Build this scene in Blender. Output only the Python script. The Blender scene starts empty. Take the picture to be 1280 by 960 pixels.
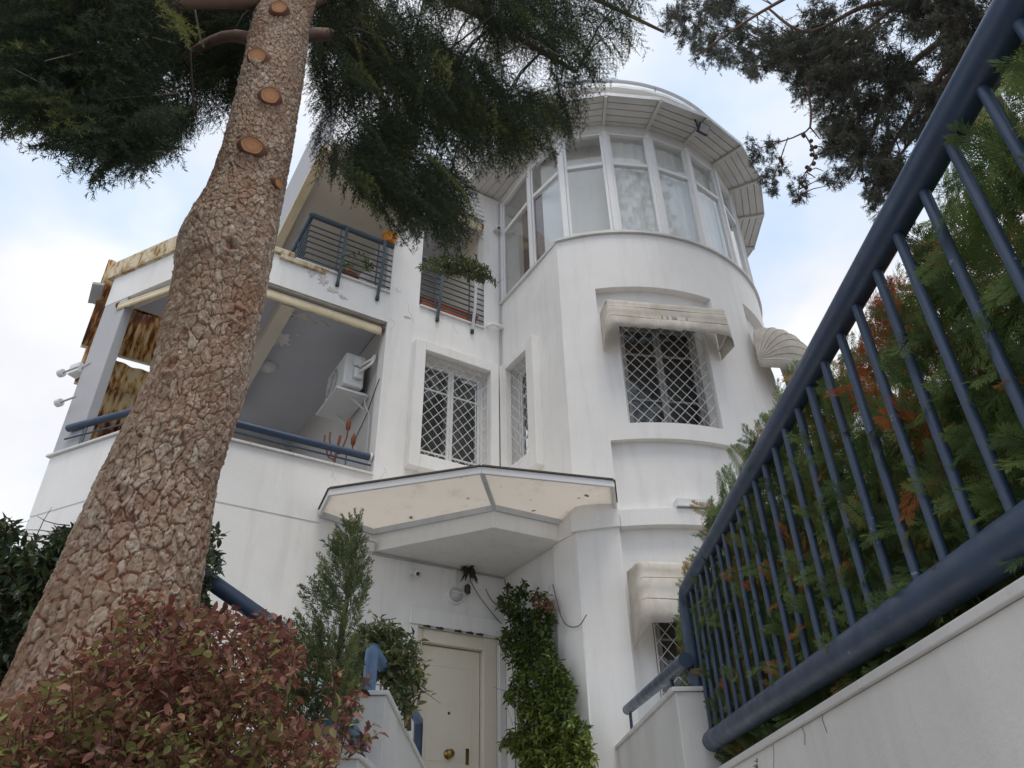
import bpy, bmesh, math, random
import numpy as np
from mathutils import Vector, Matrix
random.seed(7); RNG = np.random.default_rng(7)
R = math.radians
scene = bpy.context.scene
COL = scene.collection

# ------------------------------------------------------------------ camera (its eye is the origin; street level is z = -1.6)
FPX = 965.0; PITCH = R(34.0); ROLL = R(1.2)
fw = np.array([0, math.cos(PITCH), math.sin(PITCH)]); up0 = np.array([0, -math.sin(PITCH), math.cos(PITCH)]); rt0 = np.array([1., 0, 0])
rt = math.cos(ROLL) * rt0 - math.sin(ROLL) * up0; up = math.sin(ROLL) * rt0 + math.cos(ROLL) * up0
cam = bpy.data.cameras.new('camera'); cam_o = bpy.data.objects.new('camera', cam); COL.objects.link(cam_o)
cam_o.matrix_world = Matrix(((rt[0], up[0], -fw[0], 0), (rt[1], up[1], -fw[1], 0), (rt[2], up[2], -fw[2], 0), (0, 0, 0, 1)))
cam.sensor_width = 36; cam.lens = FPX / 1280 * 36; cam.clip_start = 0.02; cam.clip_end = 3000
scene.camera = cam_o

# ------------------------------------------------------------------ sky and sun: bright broken overcast
scene.view_settings.view_transform = 'Standard'; scene.view_settings.look = 'None'
scene.view_settings.gamma = 1; scene.view_settings.use_curve_mapping = False
scene.view_settings.exposure = 0.30
SUN_EL, SUN_AZ = R(70), R(165)            # azimuth clockwise from +Y
world = bpy.data.worlds.new('World'); scene.world = world; world.use_nodes = True
wn = world.node_tree.nodes; wl = world.node_tree.links; wn.clear()
wout = wn.new('ShaderNodeOutputWorld'); bg = wn.new('ShaderNodeBackground'); bg.inputs[1].default_value = 0.12
sky = wn.new('ShaderNodeTexSky'); sky.sky_type = 'NISHITA'; sky.sun_disc = False; sky.sun_elevation = SUN_EL; sky.sun_rotation = SUN_AZ
sky.air_density = 1.0; sky.dust_density = 1.5
tc = wn.new('ShaderNodeTexCoord')
mp = wn.new('ShaderNodeMapping'); mp.inputs['Location'].default_value = (-3.27, -3.94, -2.86); mp.inputs['Scale'].default_value = (1, 1, 1.6)
n1 = wn.new('ShaderNodeTexNoise'); n1.inputs['Scale'].default_value = 2.1; n1.inputs['Detail'].default_value = 5; n1.inputs['Roughness'].default_value = .47
n2 = wn.new('ShaderNodeTexNoise'); n2.inputs['Scale'].default_value = 3.1; n2.inputs['Detail'].default_value = 5
r1 = wn.new('ShaderNodeValToRGB'); r1.color_ramp.elements[0].position = .37; r1.color_ramp.elements[1].position = .535
r2 = wn.new('ShaderNodeValToRGB'); r2.color_ramp.elements[0].position = .3; r2.color_ramp.elements[1].position = .7
r2.color_ramp.elements[0].color = (5.7, 5.85, 6.3, 1); r2.color_ramp.elements[1].color = (7.35, 7.4, 7.55, 1)
bl = wn.new('ShaderNodeMix'); bl.data_type = 'RGBA'; bl.inputs[0].default_value = .75   # thin veil over the blue gaps
bl.inputs[7].default_value = (4.7, 6.2, 8.3, 1)
mx = wn.new('ShaderNodeMix'); mx.data_type = 'RGBA'
wl.new(tc.outputs['Generated'], mp.inputs[0]); wl.new(mp.outputs[0], n1.inputs['Vector']); wl.new(mp.outputs[0], n2.inputs['Vector'])
wl.new(n1.outputs['Fac'], r1.inputs[0]); wl.new(n2.outputs['Fac'], r2.inputs[0])
wl.new(sky.outputs[0], bl.inputs[6]); wl.new(bl.outputs[2], mx.inputs[6])
wl.new(r1.outputs[0], mx.inputs[0]); wl.new(r2.outputs[0], mx.inputs[7])
wl.new(mx.outputs[2], bg.inputs[0]); wl.new(bg.outputs[0], wout.inputs[0])
sun = bpy.data.lights.new('sun', 'SUN'); sun.energy = 1.5; sun.angle = R(25); sun.color = (1, .95, .88)
sun_o = bpy.data.objects.new('sun', sun); COL.objects.link(sun_o)
sd = Vector((math.sin(SUN_AZ) * math.cos(SUN_EL), math.cos(SUN_AZ) * math.cos(SUN_EL), math.sin(SUN_EL)))
sun_o.rotation_euler = sd.to_track_quat('Z', 'Y').to_euler(); sun_o.location = sd * 60
scene.render.engine = 'CYCLES'; scene.cycles.max_bounces = 8; scene.cycles.transparent_max_bounces = 12

# ------------------------------------------------------------------ measuring helpers
def ray(x, y):
    u = (x - 640) / FPX; v = -(y - 480) / FPX
    return rt * u + up * v + fw
def at(x, y, h):
    "the point in that direction at horizontal distance h"
    r = ray(x, y); return r * (h / math.hypot(r[0], r[1]))
def px(P):
    P = np.atleast_2d(P); z = P @ fw
    return np.stack([640 + FPX * (P @ rt) / z, 480 - FPX * (P @ up) / z], 1)
# house frame: s along the front facade (to the right and away), t out of the facade, z up
HA = R(58); dF = np.array([math.sin(HA), math.cos(HA), 0]); nF = np.array([-math.cos(HA), math.sin(HA), 0])
HD, HS = 8.9, 5.36
def hp(s, t, z): return dF * (HS + s) + nF * (HD - t) + np.array([0, 0, z])
def onF(x, y, t=0.):
    r = ray(x, y); P = r * ((HD - t) / (nF @ r)); return P @ dF - HS, P[2]
TC = (2.2, 0.04); TR = 2.83
def tw(th, r, z): a = R(th); return hp(TC[0] + r * math.cos(a), TC[1] + r * math.sin(a), z)

# ------------------------------------------------------------------ materials
def new_mat(name):
    m = bpy.data.materials.new(name); m.use_nodes = True
    nt = m.node_tree; return m, nt.nodes, nt.links, nt.nodes['Principled BSDF']
def noise(N, L, vec, scale, detail=4, rough=.55, stretch=None):
    n = N.new('ShaderNodeTexNoise'); n.inputs['Scale'].default_value = scale; n.inputs['Detail'].default_value = detail; n.inputs['Roughness'].default_value = rough
    if stretch:
        mp = N.new('ShaderNodeMapping'); mp.inputs['Scale'].default_value = stretch; L.new(vec, mp.inputs[0]); vec = mp.outputs[0]
    L.new(vec, n.inputs['Vector']); return n.outputs['Fac']
def ramp(N, L, fac, stops):
    r = N.new('ShaderNodeValToRGB'); e = r.color_ramp.elements
    while len(e) < len(stops): e.new(.5)
    for q, (p, c) in zip(e, stops): q.position = p; q.color = (*c, 1) if len(c) == 3 else c
    L.new(fac, r.inputs[0]); return r.outputs[0]
def mixc(N, L, fac, a, b, mode='MIX'):
    m = N.new('ShaderNodeMix'); m.data_type = 'RGBA'; m.blend_type = mode
    for i, v in ((0, fac), (6, a), (7, b)):
        if isinstance(v, (int, float)): m.inputs[i].default_value = v
        elif isinstance(v, tuple): m.inputs[i].default_value = (*v, 1)
        else: L.new(v, m.inputs[i])
    return m.outputs[2]
def bump(N, L, h, strength, dist, p):
    b = N.new('ShaderNodeBump'); b.inputs['Strength'].default_value = strength; b.inputs['Distance'].default_value = dist
    L.new(h, b.inputs['Height']); L.new(b.outputs[0], p.inputs['Normal'])
def pos(N):
    g = N.new('ShaderNodeNewGeometry'); return g.outputs['Position']
g3 = lambda v: (v, v, v)

def plaster(name, base, dirt, amount=.35, streak=.25, bumpy=.25, rough=.85):
    m, N, L, p = new_mat(name); P = pos(N)
    a = noise(N, L, P, 1.1, 5); c = mixc(N, L, ramp(N, L, a, [(.42, g3(0)), (.75, g3(amount))]), base, dirt)
    s = noise(N, L, P, 3.0, 5, .6, (2.2, 2.2, .22)); c = mixc(N, L, ramp(N, L, s, [(.5, g3(0)), (.8, g3(streak))]), c, dirt)
    f = noise(N, L, P, 16, 6, .7); c = mixc(N, L, ramp(N, L, f, [(.55, g3(0)), (.78, g3(amount * .5))]), c, dirt)
    L.new(c, p.inputs['Base Color']); p.inputs['Roughness'].default_value = rough; p.inputs['Specular IOR Level'].default_value = .25
    w = noise(N, L, P, 60, 4, .6); w2 = noise(N, L, P, 3.5, 3)
    ad = N.new('ShaderNodeMath'); ad.operation = 'MULTIPLY_ADD'; L.new(w2, ad.inputs[0]); ad.inputs[1].default_value = 2.5; L.new(w, ad.inputs[2])
    bump(N, L, ad.outputs[0], bumpy, .006, p); return m
WHITE = plaster('white_plaster', (.82, .805, .78), (.50, .46, .41), .22, .32)
TOWERW = plaster('tower_plaster', (.82, .805, .785), (.52, .49, .45), .22, .32)
WALLW = plaster('garden_wall_plaster', (.76, .745, .72), (.45, .42, .38), .35, .3, .4)
MARBLE = plaster('marble', (.68, .67, .65), (.42, .41, .40), .5, .35, .1, .45)
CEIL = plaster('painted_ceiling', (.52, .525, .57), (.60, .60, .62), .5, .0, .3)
GREYP = plaster('grey_paint', (.46, .46, .475), (.37, .37, .38), .3, .2, .2)
CREAMW = plaster('cream_paint', (.70, .64, .53), (.5, .44, .36), .3, .2, .2)
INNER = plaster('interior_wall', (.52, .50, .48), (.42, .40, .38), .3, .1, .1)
SOFFIT = plaster('soffit_boards', (.66, .645, .62), (.42, .39, .35), .5, .2, .15, .6)
FLAKE = plaster('bare_plaster', (.62, .59, .55), (.42, .38, .34), .6, .1, .6)
STAIN = plaster('stained_concrete', (.40, .37, .33), (.17, .14, .12), .8, .4, .6)
GROUND = plaster('paving', (.32, .31, .30), (.2, .19, .18), .6, .0, .5)
SOIL = plaster('soil', (.10, .075, .055), (.05, .04, .03), .6, .0, .8)

def paint(name, c, rough=.38, chips=None, var=.25, metallic=0.):
    m, N, L, p = new_mat(name); P = pos(N)
    col = mixc(N, L, ramp(N, L, noise(N, L, P, 5, 5), [(.35, g3(0)), (.75, g3(var))]), c, tuple(min(1, v * 1.9 + .02) for v in c))
    if chips: col = mixc(N, L, ramp(N, L, noise(N, L, P, 23, 3, .6), [(.715, g3(0)), (.73, g3(1))]), col, chips)
    L.new(col, p.inputs['Base Color']); p.inputs['Metallic'].default_value = metallic
    rr = ramp(N, L, noise(N, L, P, 9, 4), [(.3, g3(rough * .8)), (.7, g3(min(1, rough * 1.5)))]); L.new(rr, p.inputs['Roughness'])
    bump(N, L, noise(N, L, P, 40, 4), .18, .004, p); return m
BLUE = paint('blue_metal_paint', (.030, .053, .098), .36, (.16, .19, .24), .22)
BLUEL = paint('weathered_blue_paint', (.085, .15, .26), .42, (.3, .36, .42), .3)
BLACKM = paint('dark_metal', (.02, .021, .024), .5)
TEAL = paint('faded_blue_metal', (.045, .075, .10), .45, (.2, .2, .2))
ALU = paint('white_aluminium', (.72, .72, .72), .4, None, .1)
FRAMEW = paint('white_window_paint', (.74, .735, .73), .45, None, .1)
DULL = paint('dull_grey_paint', (.24, .235, .23), .6, None, .2)
GRILLE = paint('white_grille_paint', (.66, .65, .63), .45, None, .1)
CANF = paint('grey_aluminium_frame', (.50, .52, .54), .4, (.25, .22, .2), .2)
CREAMD = paint('cream_door_paint', (.74, .665, .54), .42, None, .08)
BRASS = paint('brass', (.30, .19, .06), .28, None, .3, .9)
RUSTY = paint('rusty_iron', (.16, .045, .015), .7, (.06, .02, .01), .6)
TERRA = paint('terracotta', (.30, .09, .045), .75, None, .3)
ORANGE = paint('orange_glaze', (.62, .23, .02), .4, None, .3)
PLASTIC = paint('white_plastic', (.70, .70, .69), .35, None, .08)
PIPE = paint('pipe_lagging', (.66, .64, .60), .6, None, .2)
DARK = paint('dark_plastic', (.03, .03, .032), .4)
MEMB = paint('bitumen_edge', (.07, .06, .05), .8, (.25, .22, .2), .5)

def canvas(name, base, dirt, amt=.7):
    m, N, L, p = new_mat(name); P = pos(N)
    c = mixc(N, L, ramp(N, L, noise(N, L, P, 3.2, 6, .65), [(.42, g3(0)), (.72, g3(amt))]), base, dirt)
    c = mixc(N, L, ramp(N, L, noise(N, L, P, 9, 6, .7, (1, 1, .3)), [(.5, g3(0)), (.75, g3(amt * .6))]), c, dirt)
    L.new(c, p.inputs['Base Color']); p.inputs['Roughness'].default_value = .9; p.inputs['Specular IOR Level'].default_value = .1
    bump(N, L, noise(N, L, P, 14, 4), .15, .008, p)
    tr = N.new('ShaderNodeBsdfTranslucent'); L.new(c, tr.inputs[0]); ms = N.new('ShaderNodeMixShader'); ms.inputs[0].default_value = .18
    L.new(p.outputs[0], ms.inputs[1]); L.new(tr.outputs[0], ms.inputs[2]); L.new(ms.outputs[0], N['Material Output'].inputs[0]); return m
CANVAS = canvas('dirty_white_canvas', (.68, .64, .58), (.42, .34, .25), .6)
SEAM = paint('dirty_seam', (.20, .15, .10), .9, None, .4)
CREAMC = canvas('cream_canvas', (.76, .66, .46), (.5, .38, .2), .4)
CURTAIN = canvas('white_curtain', (.86, .85, .82), (.66, .65, .62), .3)
BLIND = canvas('grey_roller_blind', (.32, .31, .30), (.22, .21, .20), .3)

m, N, L, p = new_mat('rusty_cream_sheet'); P = pos(N)      # cream paint with rust running down it
st = noise(N, L, P, 7, 6, .6, (2.6, 2.6, .25)); bl_ = noise(N, L, P, 1.3, 3)
su = N.new('ShaderNodeMath'); su.operation = 'MULTIPLY_ADD'; L.new(bl_, su.inputs[0]); su.inputs[1].default_value = .55; L.new(st, su.inputs[2])
c = ramp(N, L, su.outputs[0], [(.66, (.72, .62, .44)), (.76, (.60, .42, .19)), (.84, (.30, .12, .035)), (.95, (.10, .036, .015))])
L.new(c, p.inputs['Base Color']); p.inputs['Roughness'].default_value = .75; bump(N, L, st, .3, .01, p)
tr = N.new('ShaderNodeBsdfTranslucent'); L.new(c, tr.inputs[0]); ms = N.new('ShaderNodeMixShader'); ms.inputs[0].default_value = .5
L.new(p.outputs[0], ms.inputs[1]); L.new(tr.outputs[0], ms.inputs[2]); L.new(ms.outputs[0], N['Material Output'].inputs[0]); RUSTSHEET = m

m, N, L, p = new_mat('stained_cream_flashing'); P = pos(N)
st = noise(N, L, P, 9, 7, .68, (1.2, 1.2, .6)); c = ramp(N, L, st, [(.44, (.60, .52, .38)), (.54, (.46, .34, .18)), (.62, (.20, .10, .04)), (.75, (.07, .04, .022))])
L.new(c, p.inputs['Base Color']); p.inputs['Roughness'].default_value = .85; bump(N, L, st, .4, .01, p); FLASH = m
m, N, L, p = new_mat('translucent_canopy_sheet'); P = pos(N)
c = mixc(N, L, ramp(N, L, noise(N, L, P, 4.5, 6, .7), [(.54, g3(0)), (.76, g3(.5))]), (.92, .885, .84), (.62, .54, .45))
c = mixc(N, L, ramp(N, L, noise(N, L, P, 8.5, 2, .5), [(.70, g3(0)), (.75, g3(.9))]), c, (.10, .08, .06))
tr = N.new('ShaderNodeBsdfTranslucent'); L.new(c, tr.inputs[0]); L.new(c, p.inputs['Base Color']); p.inputs['Roughness'].default_value = .5
ms = N.new('ShaderNodeMixShader'); ms.inputs[0].default_value = .55; L.new(p.outputs[0], ms.inputs[1]); L.new(tr.outputs[0], ms.inputs[2])
L.new(ms.outputs[0], N['Material Output'].inputs[0]); CANOPY = m

def glass(name, ior, tint=(.97, .98, .98)):
    m, N, L, p = new_mat(name)
    f0 = ((ior - 1) / (ior + 1)) ** 2 * .62; lw = N.new('ShaderNodeLayerWeight'); lw.inputs[0].default_value = .5
    pw = N.new('ShaderNodeMath'); pw.operation = 'POWER'; L.new(lw.outputs['Facing'], pw.inputs[0]); pw.inputs[1].default_value = 5
    fr = N.new('ShaderNodeMath'); fr.operation = 'MULTIPLY_ADD'; L.new(pw.outputs[0], fr.inputs[0]); fr.inputs[1].default_value = (1 - f0) * .8; fr.inputs[2].default_value = f0
    gl = N.new('ShaderNodeBsdfGlossy'); gl.inputs['Roughness'].default_value = .015; gl.inputs[0].default_value = (.96, .98, 1, 1)
    tb = N.new('ShaderNodeBsdfTransparent'); tb.inputs[0].default_value = (*tint, 1)
    b = N.new('ShaderNodeBump'); b.inputs['Strength'].default_value = .04; b.inputs['Distance'].default_value = .02
    L.new(noise(N, L, pos(N), 2.5, 2), b.inputs['Height']); L.new(b.outputs[0], gl.inputs['Normal'])
    ms = N.new('ShaderNodeMixShader'); L.new(fr.outputs[0], ms.inputs[0]); L.new(tb.outputs[0], ms.inputs[1]); L.new(gl.outputs[0], ms.inputs[2])
    L.new(ms.outputs[0], N['Material Output'].inputs[0]); return m
GLASS = glass('coated_window_glass', 1.85); GLASSD = glass('window_glass', 1.7, (.75, .77, .77))

def leafmat(name, stops, rough=.45, transl=.22, spec=.35):
    m, N, L, p = new_mat(name)
    at_ = N.new('ShaderNodeAttribute'); at_.attribute_name = 'tint'
    c = ramp(N, L, at_.outputs['Fac'], stops); L.new(c, p.inputs['Base Color']); p.inputs['Roughness'].default_value = rough
    p.inputs['Specular IOR Level'].default_value = spec
    tr = N.new('ShaderNodeBsdfTranslucent'); L.new(c, tr.inputs[0]); ms = N.new('ShaderNodeMixShader'); ms.inputs[0].default_value = transl
    L.new(p.outputs[0], ms.inputs[1]); L.new(tr.outputs[0], ms.inputs[2]); L.new(ms.outputs[0], N['Material Output'].inputs[0]); return m
CEDAR = leafmat('cedar_needles', [(0, (.024, .034, .024)), (.5, (.046, .062, .034)), (.85, (.10, .118, .042)), (1, (.17, .18, .06))], .7, .3, .08)
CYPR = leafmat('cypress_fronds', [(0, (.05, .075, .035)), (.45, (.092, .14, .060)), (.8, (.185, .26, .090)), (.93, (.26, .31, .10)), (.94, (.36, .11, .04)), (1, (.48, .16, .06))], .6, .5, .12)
FARC = leafmat('grey_conifer_needles', [(0, (.06, .066, .055)), (.6, (.108, .112, .09)), (1, (.16, .16, .125))], .8, .3, .08)
REDL = leafmat('red_hedge_leaves', [(0, (.075, .030, .024)), (.3, (.16, .062, .046)), (.5, (.25, .105, .075)), (.62, (.30, .17, .10)), (.72, (.17, .155, .06)), (1, (.27, .29, .09))], .45, .35, .25)
GREENL = leafmat('evergreen_leaves', [(0, (.03, .05, .024)), (.5, (.075, .11, .042)), (.85, (.16, .19, .07)), (1, (.32, .28, .10))], .33, .25, .5)
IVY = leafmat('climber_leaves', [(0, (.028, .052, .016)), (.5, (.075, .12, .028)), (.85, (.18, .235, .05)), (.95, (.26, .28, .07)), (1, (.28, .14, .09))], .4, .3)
JUNI = leafmat('juniper_sprays', [(0, (.05, .08, .04)), (.5, (.12, .16, .065)), (1, (.27, .30, .12))], .6, .35)
BARKS = paint('twig_bark', (.075, .055, .042), .85, None, .4)
STEM = paint('red_brown_stem', (.09, .05, .035), .7, None, .3)
LIMB = paint('limb_bark', (.12, .07, .05), .9, (.2, .15, .12), .5)
def bark():
    m, N, L, p = new_mat('flaking_bark'); P = pos(N)
    a = N.new('ShaderNodeAttribute'); a.attribute_name = 'crack'; b = N.new('ShaderNodeAttribute'); b.attribute_name = 'plate'
    pl = ramp(N, L, b.outputs['Fac'], [(0, (.19, .115, .074)), (.3, (.26, .18, .122)), (.6, (.345, .265, .195)), (.95, (.50, .43, .345))])
    pl = mixc(N, L, ramp(N, L, noise(N, L, P, 38, 5, .7), [(.4, g3(0)), (.7, g3(.55))]), pl, (.20, .125, .10))
    pl = mixc(N, L, ramp(N, L, noise(N, L, P, 5.5, 5, .6, (1, 1, .3)), [(.50, g3(0)), (.68, g3(.5))]), pl, (.23, .098, .056))
    rd = ramp(N, L, noise(N, L, P, 2.2, 3), [(.38, (.085, .036, .022)), (.58, (.25, .080, .038))])
    c = mixc(N, L, a.outputs['Fac'], pl, rd); L.new(c, p.inputs['Base Color'])
    p.inputs['Roughness'].default_value = .9; p.inputs['Specular IOR Level'].default_value = .15
    bump(N, L, noise(N, L, P, 120, 5, .7), .6, .004, p); return m
BARK = bark()
m, N, L, p = new_mat('fresh_cut_wood'); a = N.new('ShaderNodeAttribute'); a.attribute_name = 'tint'
L.new(ramp(N, L, a.outputs['Fac'], [(0, (.30, .11, .045)), (.35, (.53, .26, .12)), (.6, (.36, .15, .06)), (.8, (.58, .33, .17)), (1, (.15, .065, .035))]), p.inputs['Base Color']); p.inputs['Roughness'].default_value = .8; CUT = m

# ------------------------------------------------------------------ building helpers
def thing(name, label, cat, loc, group=None, rz=0):
    o = bpy.data.objects.new(name, None); COL.objects.link(o); o.location = loc; o.rotation_euler = (0, 0, rz); o.empty_display_size = .2
    o['label'] = label; o['category'] = cat
    if group: o['group'] = group
    return o
def place(name, me, parent=None, kind=None, label=None, cat=None, group=None, origin=None):
    "link a mesh whose vertices are in world space as an object centred on itself, under its parent"
    n = len(me.vertices); co = np.empty(n * 3, np.float32); me.vertices.foreach_get('co', co); co = co.reshape(-1, 3)
    c = np.array(origin, float) if origin is not None else (co.min(0) + co.max(0)) / 2
    o = bpy.data.objects.new(name, me); COL.objects.link(o)
    me.vertices.foreach_set('co', (co - c).astype(np.float32).ravel()); me.update()
    mw = Matrix.Translation(Vector(c))
    if parent is not None:
        o.parent = parent; pm = world_of(parent); o.matrix_basis = pm.inverted() @ mw
    else: o.matrix_basis = mw
    if kind: o['kind'] = kind
    if label: o['label'] = label
    if cat: o['category'] = cat
    if group: o['group'] = group
    return o
def world_of(o):
    m = o.matrix_basis.copy()
    while o.parent: o = o.parent; m = o.matrix_basis @ m
    return m
def np_mesh(name, V, F, mat, smooth=False, attrs=None):
    "V (n,3); F (m,3) or (m,4)"
    me = bpy.data.meshes.new(name); V = np.asarray(V, np.float32); F = np.asarray(F, np.int32); k = F.shape[1]
    me.vertices.add(len(V)); me.vertices.foreach_set('co', V.ravel())
    me.loops.add(F.size); me.loops.foreach_set('vertex_index', F.ravel())
    me.polygons.add(len(F)); me.polygons.foreach_set('loop_start', np.arange(0, F.size, k, dtype=np.int32))
    try: me.polygons.foreach_set('loop_total', np.full(len(F), k, np.int32))
    except Exception: pass
    if smooth: me.polygons.foreach_set('use_smooth', np.ones(len(F), bool))
    me.materials.append(mat); me.update(calc_edges=True)
    for an, av in (attrs or {}).items():
        a = me.attributes.new(an, 'FLOAT', 'POINT'); a.data.foreach_set('value', np.asarray(av, np.float32))
    return me

class MB:
    "collects solids in world space and builds them as ONE mesh object"
    def __init__(s): s.v = []; s.f = []; s.sm = []
    def add(s, vs, fs, smooth=False):
        o = len(s.v); s.v += [tuple(map(float, v)) for v in vs]
        for f in fs: s.f.append([o + i for i in f]); s.sm.append(smooth)
        return s
    def hexa(s, P):      # 8 points: bottom 4 then top 4
        return s.add(P, [(3, 2, 1, 0), (4, 5, 6, 7), (0, 1, 5, 4), (1, 2, 6, 5), (2, 3, 7, 6), (3, 0, 4, 7)])
    def hbox(s, s0, s1, t0, t1, z0, z1):     # box in the house frame
        return s.hexa([hp(*q) for q in ((s0, t0, z0), (s1, t0, z0), (s1, t1, z0), (s0, t1, z0), (s0, t0, z1), (s1, t0, z1), (s1, t1, z1), (s0, t1, z1))])
    def box(s, x0, x1, y0, y1, z0, z1):
        return s.hexa([(x0, y0, z0), (x1, y0, z0), (x1, y1, z0), (x0, y1, z0), (x0, y0, z1), (x1, y0, z1), (x1, y1, z1), (x0, y1, z1)])
    def prism(s, pts, off):                  # polygon of world points extruded by a vector (or per-point list)
        n = len(pts); a = [np.array(p, float) for p in pts]; b = [p + np.array(off, float) for p in a]
        return s.add(a + b, [tuple(range(n))[::-1], tuple(range(n, 2 * n))] + [(i, (i + 1) % n, n + (i + 1) % n, n + i) for i in range(n)])
    def beam(s, a, b, w, h, upv=(0, 0, 1)):  # rectangular bar a->b, width w, height h
        a = np.array(a, float); b = np.array(b, float); d = b - a; d /= np.linalg.norm(d); u = np.array(upv, float); x = np.cross(d, u)
        if np.linalg.norm(x) < 1e-3: x = np.cross(d, np.array([1., 0, 0]))
        x /= np.linalg.norm(x); u = np.cross(x, d); x *= w / 2; u = u * h / 2
        return s.hexa([a - x - u, b - x - u, b + x - u, a + x - u, a - x + u, b - x + u, b + x + u, a + x + u])
    def tube(s, pts, r, n=10, cap=True, rnd=0):
        pts = [np.array(p, float) for p in pts]; m = len(pts); rr = r if hasattr(r, '__len__') else [r] * m
        d0 = pts[1] - pts[0]; ref = np.array([0, 0, 1.]) if abs(d0[2]) < .9 * np.linalg.norm(d0) else np.array([1., 0, 0])
        o = len(s.v); vs = []
        for i in range(m):
            d = pts[min(i + 1, m - 1)] - pts[max(i - 1, 0)]; d /= np.linalg.norm(d) + 1e-9
            x = np.cross(d, ref); x /= np.linalg.norm(x) + 1e-9; y = np.cross(d, x); ref = np.cross(x, d)
            for k in range(n): a = 2 * math.pi * k / n; vs.append(pts[i] + rr[i] * (math.cos(a) * x + math.sin(a) * y))
        fs = [(i * n + k, i * n + (k + 1) % n, (i + 1) * n + (k + 1) % n, (i + 1) * n + k) for i in range(m - 1) for k in range(n)]
        s.add(vs, fs, True)
        if cap: s.add(vs[:n], [tuple(range(n))]); s.add(vs[-n:], [tuple(range(n))[::-1]])
        return s
    def lathe(s, c, axis, prof, n=20):       # prof: (radius, distance along axis)
        c = np.array(c, float); d = np.array(axis, float); d /= np.linalg.norm(d)
        x = np.cross(d, (0, 0, 1.)); x = np.cross(d, (1., 0, 0)) if np.linalg.norm(x) < .1 else x; x /= np.linalg.norm(x); y = np.cross(d, x)
        vs = [c + d * h + r * (math.cos(2 * math.pi * k / n) * x + math.sin(2 * math.pi * k / n) * y) for r, h in prof for k in range(n)]
        fs = [(i * n + k, i * n + (k + 1) % n, (i + 1) * n + (k + 1) % n, (i + 1) * n + k) for i in range(len(prof) - 1) for k in range(n)]
        s.add(vs, fs, True); s.add(vs[:n], [tuple(range(n))]); s.add(vs[-n:], [tuple(range(n))]); return s
    def ball(s, c, r, n=10):
        prof = [(max(1e-3, r * math.sin(math.pi * i / n)), -r * math.cos(math.pi * i / n)) for i in range(n + 1)]
        return s.lathe(c, (0, 0, 1), prof, 12)
    def grid(s, us, vs, P, dep, inner):
        """a wall: P(u,v,w) -> world, w = depth below the outer face; dep[i][j] outer depth of a cell or None for a hole"""
        nu, nv = len(us) - 1, len(vs) - 1; key = {}
        def vid(i, j, w):
            k = (i, j, round(w, 4))
            if k not in key: key[k] = len(pts); pts.append(P(us[i], vs[j], w))
            return key[k]
        pts = []; fs = []; 
        for i in range(nu):
            for j in range(nv):
                w = dep[i][j]
                if w is None: continue
                fs.append((vid(i, j, w), vid(i + 1, j, w), vid(i + 1, j + 1, w), vid(i, j + 1, w)))
                fs.append((vid(i, j, inner), vid(i, j + 1, inner), vid(i + 1, j + 1, inner), vid(i + 1, j, inner)))
        s.add(pts, fs, True)
        for i in range(nu):
            for j in range(nv):
                w = dep[i][j]; w = inner if w is None else w
                for (i2, j2, a, b) in ((i + 1, j, (i + 1, j), (i + 1, j + 1)), (i, j + 1, (i, j + 1), (i + 1, j + 1))):
                    w2 = inner if i2 >= nu or j2 >= nv else dep[i2][j2]; w2 = inner if w2 is None else w2
                    if abs(w - w2) > 1e-5: s.add([P(us[a[0]], vs[a[1]], w), P(us[b[0]], vs[b[1]], w), P(us[b[0]], vs[b[1]], w2), P(us[a[0]], vs[a[1]], w2)], [(0, 1, 2, 3)])
                for (cond, a, b) in ((i == 0, (0, j), (0, j + 1)), (j == 0, (i, 0), (i + 1, 0))):
                    if cond and abs(w - inner) > 1e-5: s.add([P(us[a[0]], vs[a[1]], w), P(us[b[0]], vs[b[1]], w), P(us[b[0]], vs[b[1]], inner), P(us[a[0]], vs[a[1]], inner)], [(0, 1, 2, 3)])
        return s
    def build(s, name, mat, parent=None, bevel=0, recalc=True, **kw):
        me = bpy.data.meshes.new(name); me.from_pydata(s.v, [], s.f)
        me.polygons.foreach_set('use_smooth', s.sm); me.materials.append(mat)
        if recalc:
            bm = bmesh.new(); bm.from_mesh(me); bmesh.ops.recalc_face_normals(bm, faces=bm.faces); bm.to_mesh(me); bm.free()
        o = place(name, me, parent, **kw)
        if bevel:
            b = o.modifiers.new('edge', 'BEVEL'); b.width = bevel; b.segments = 2; b.limit_method = 'ANGLE'; b.angle_limit = R(50)
        return o
def refine(vals, step):
    out = []
    for a, b in zip(vals[:-1], vals[1:]):
        n = max(1, int(math.ceil((b - a) / step - 1e-6))); out += [a + (b - a) * k / n for k in range(n)]
    return out + [vals[-1]]
def cells(us, vs, fn):
    return [[fn((us[i] + us[i + 1]) / 2, (vs[j] + vs[j + 1]) / 2) for j in range(len(vs) - 1)] for i in range(len(us) - 1)]
# ------------------------------------------------------------------ ground, path, steps
ST = dict(kind='structure')
gv = [(-400, -400, -1.6), (400, -400, -1.6), (400, 400, -1.6), (-400, 400, -1.6)]
place('ground', np_mesh('ground', gv, [(0, 1, 2, 3)], GROUND), kind='structure', label='grey paved street level ground around the house')
for i in range(12):                                   # steps climbing to the front door
    MB().box(-1.0, 1.1, 2.6 + .42 * i, 9.2, -1.6 + .173 * i + (.003 if i else .004), -1.6 + .173 * (i + 1)).build('entrance_step', MARBLE, None, .006, **ST)

# ------------------------------------------------------------------ the white house
HOUSE = thing('white_house', 'white plastered villa with round glazed tower, balconies and cream front door', 'house', hp(0, 0, -1.6))
A = HOUSE
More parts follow.
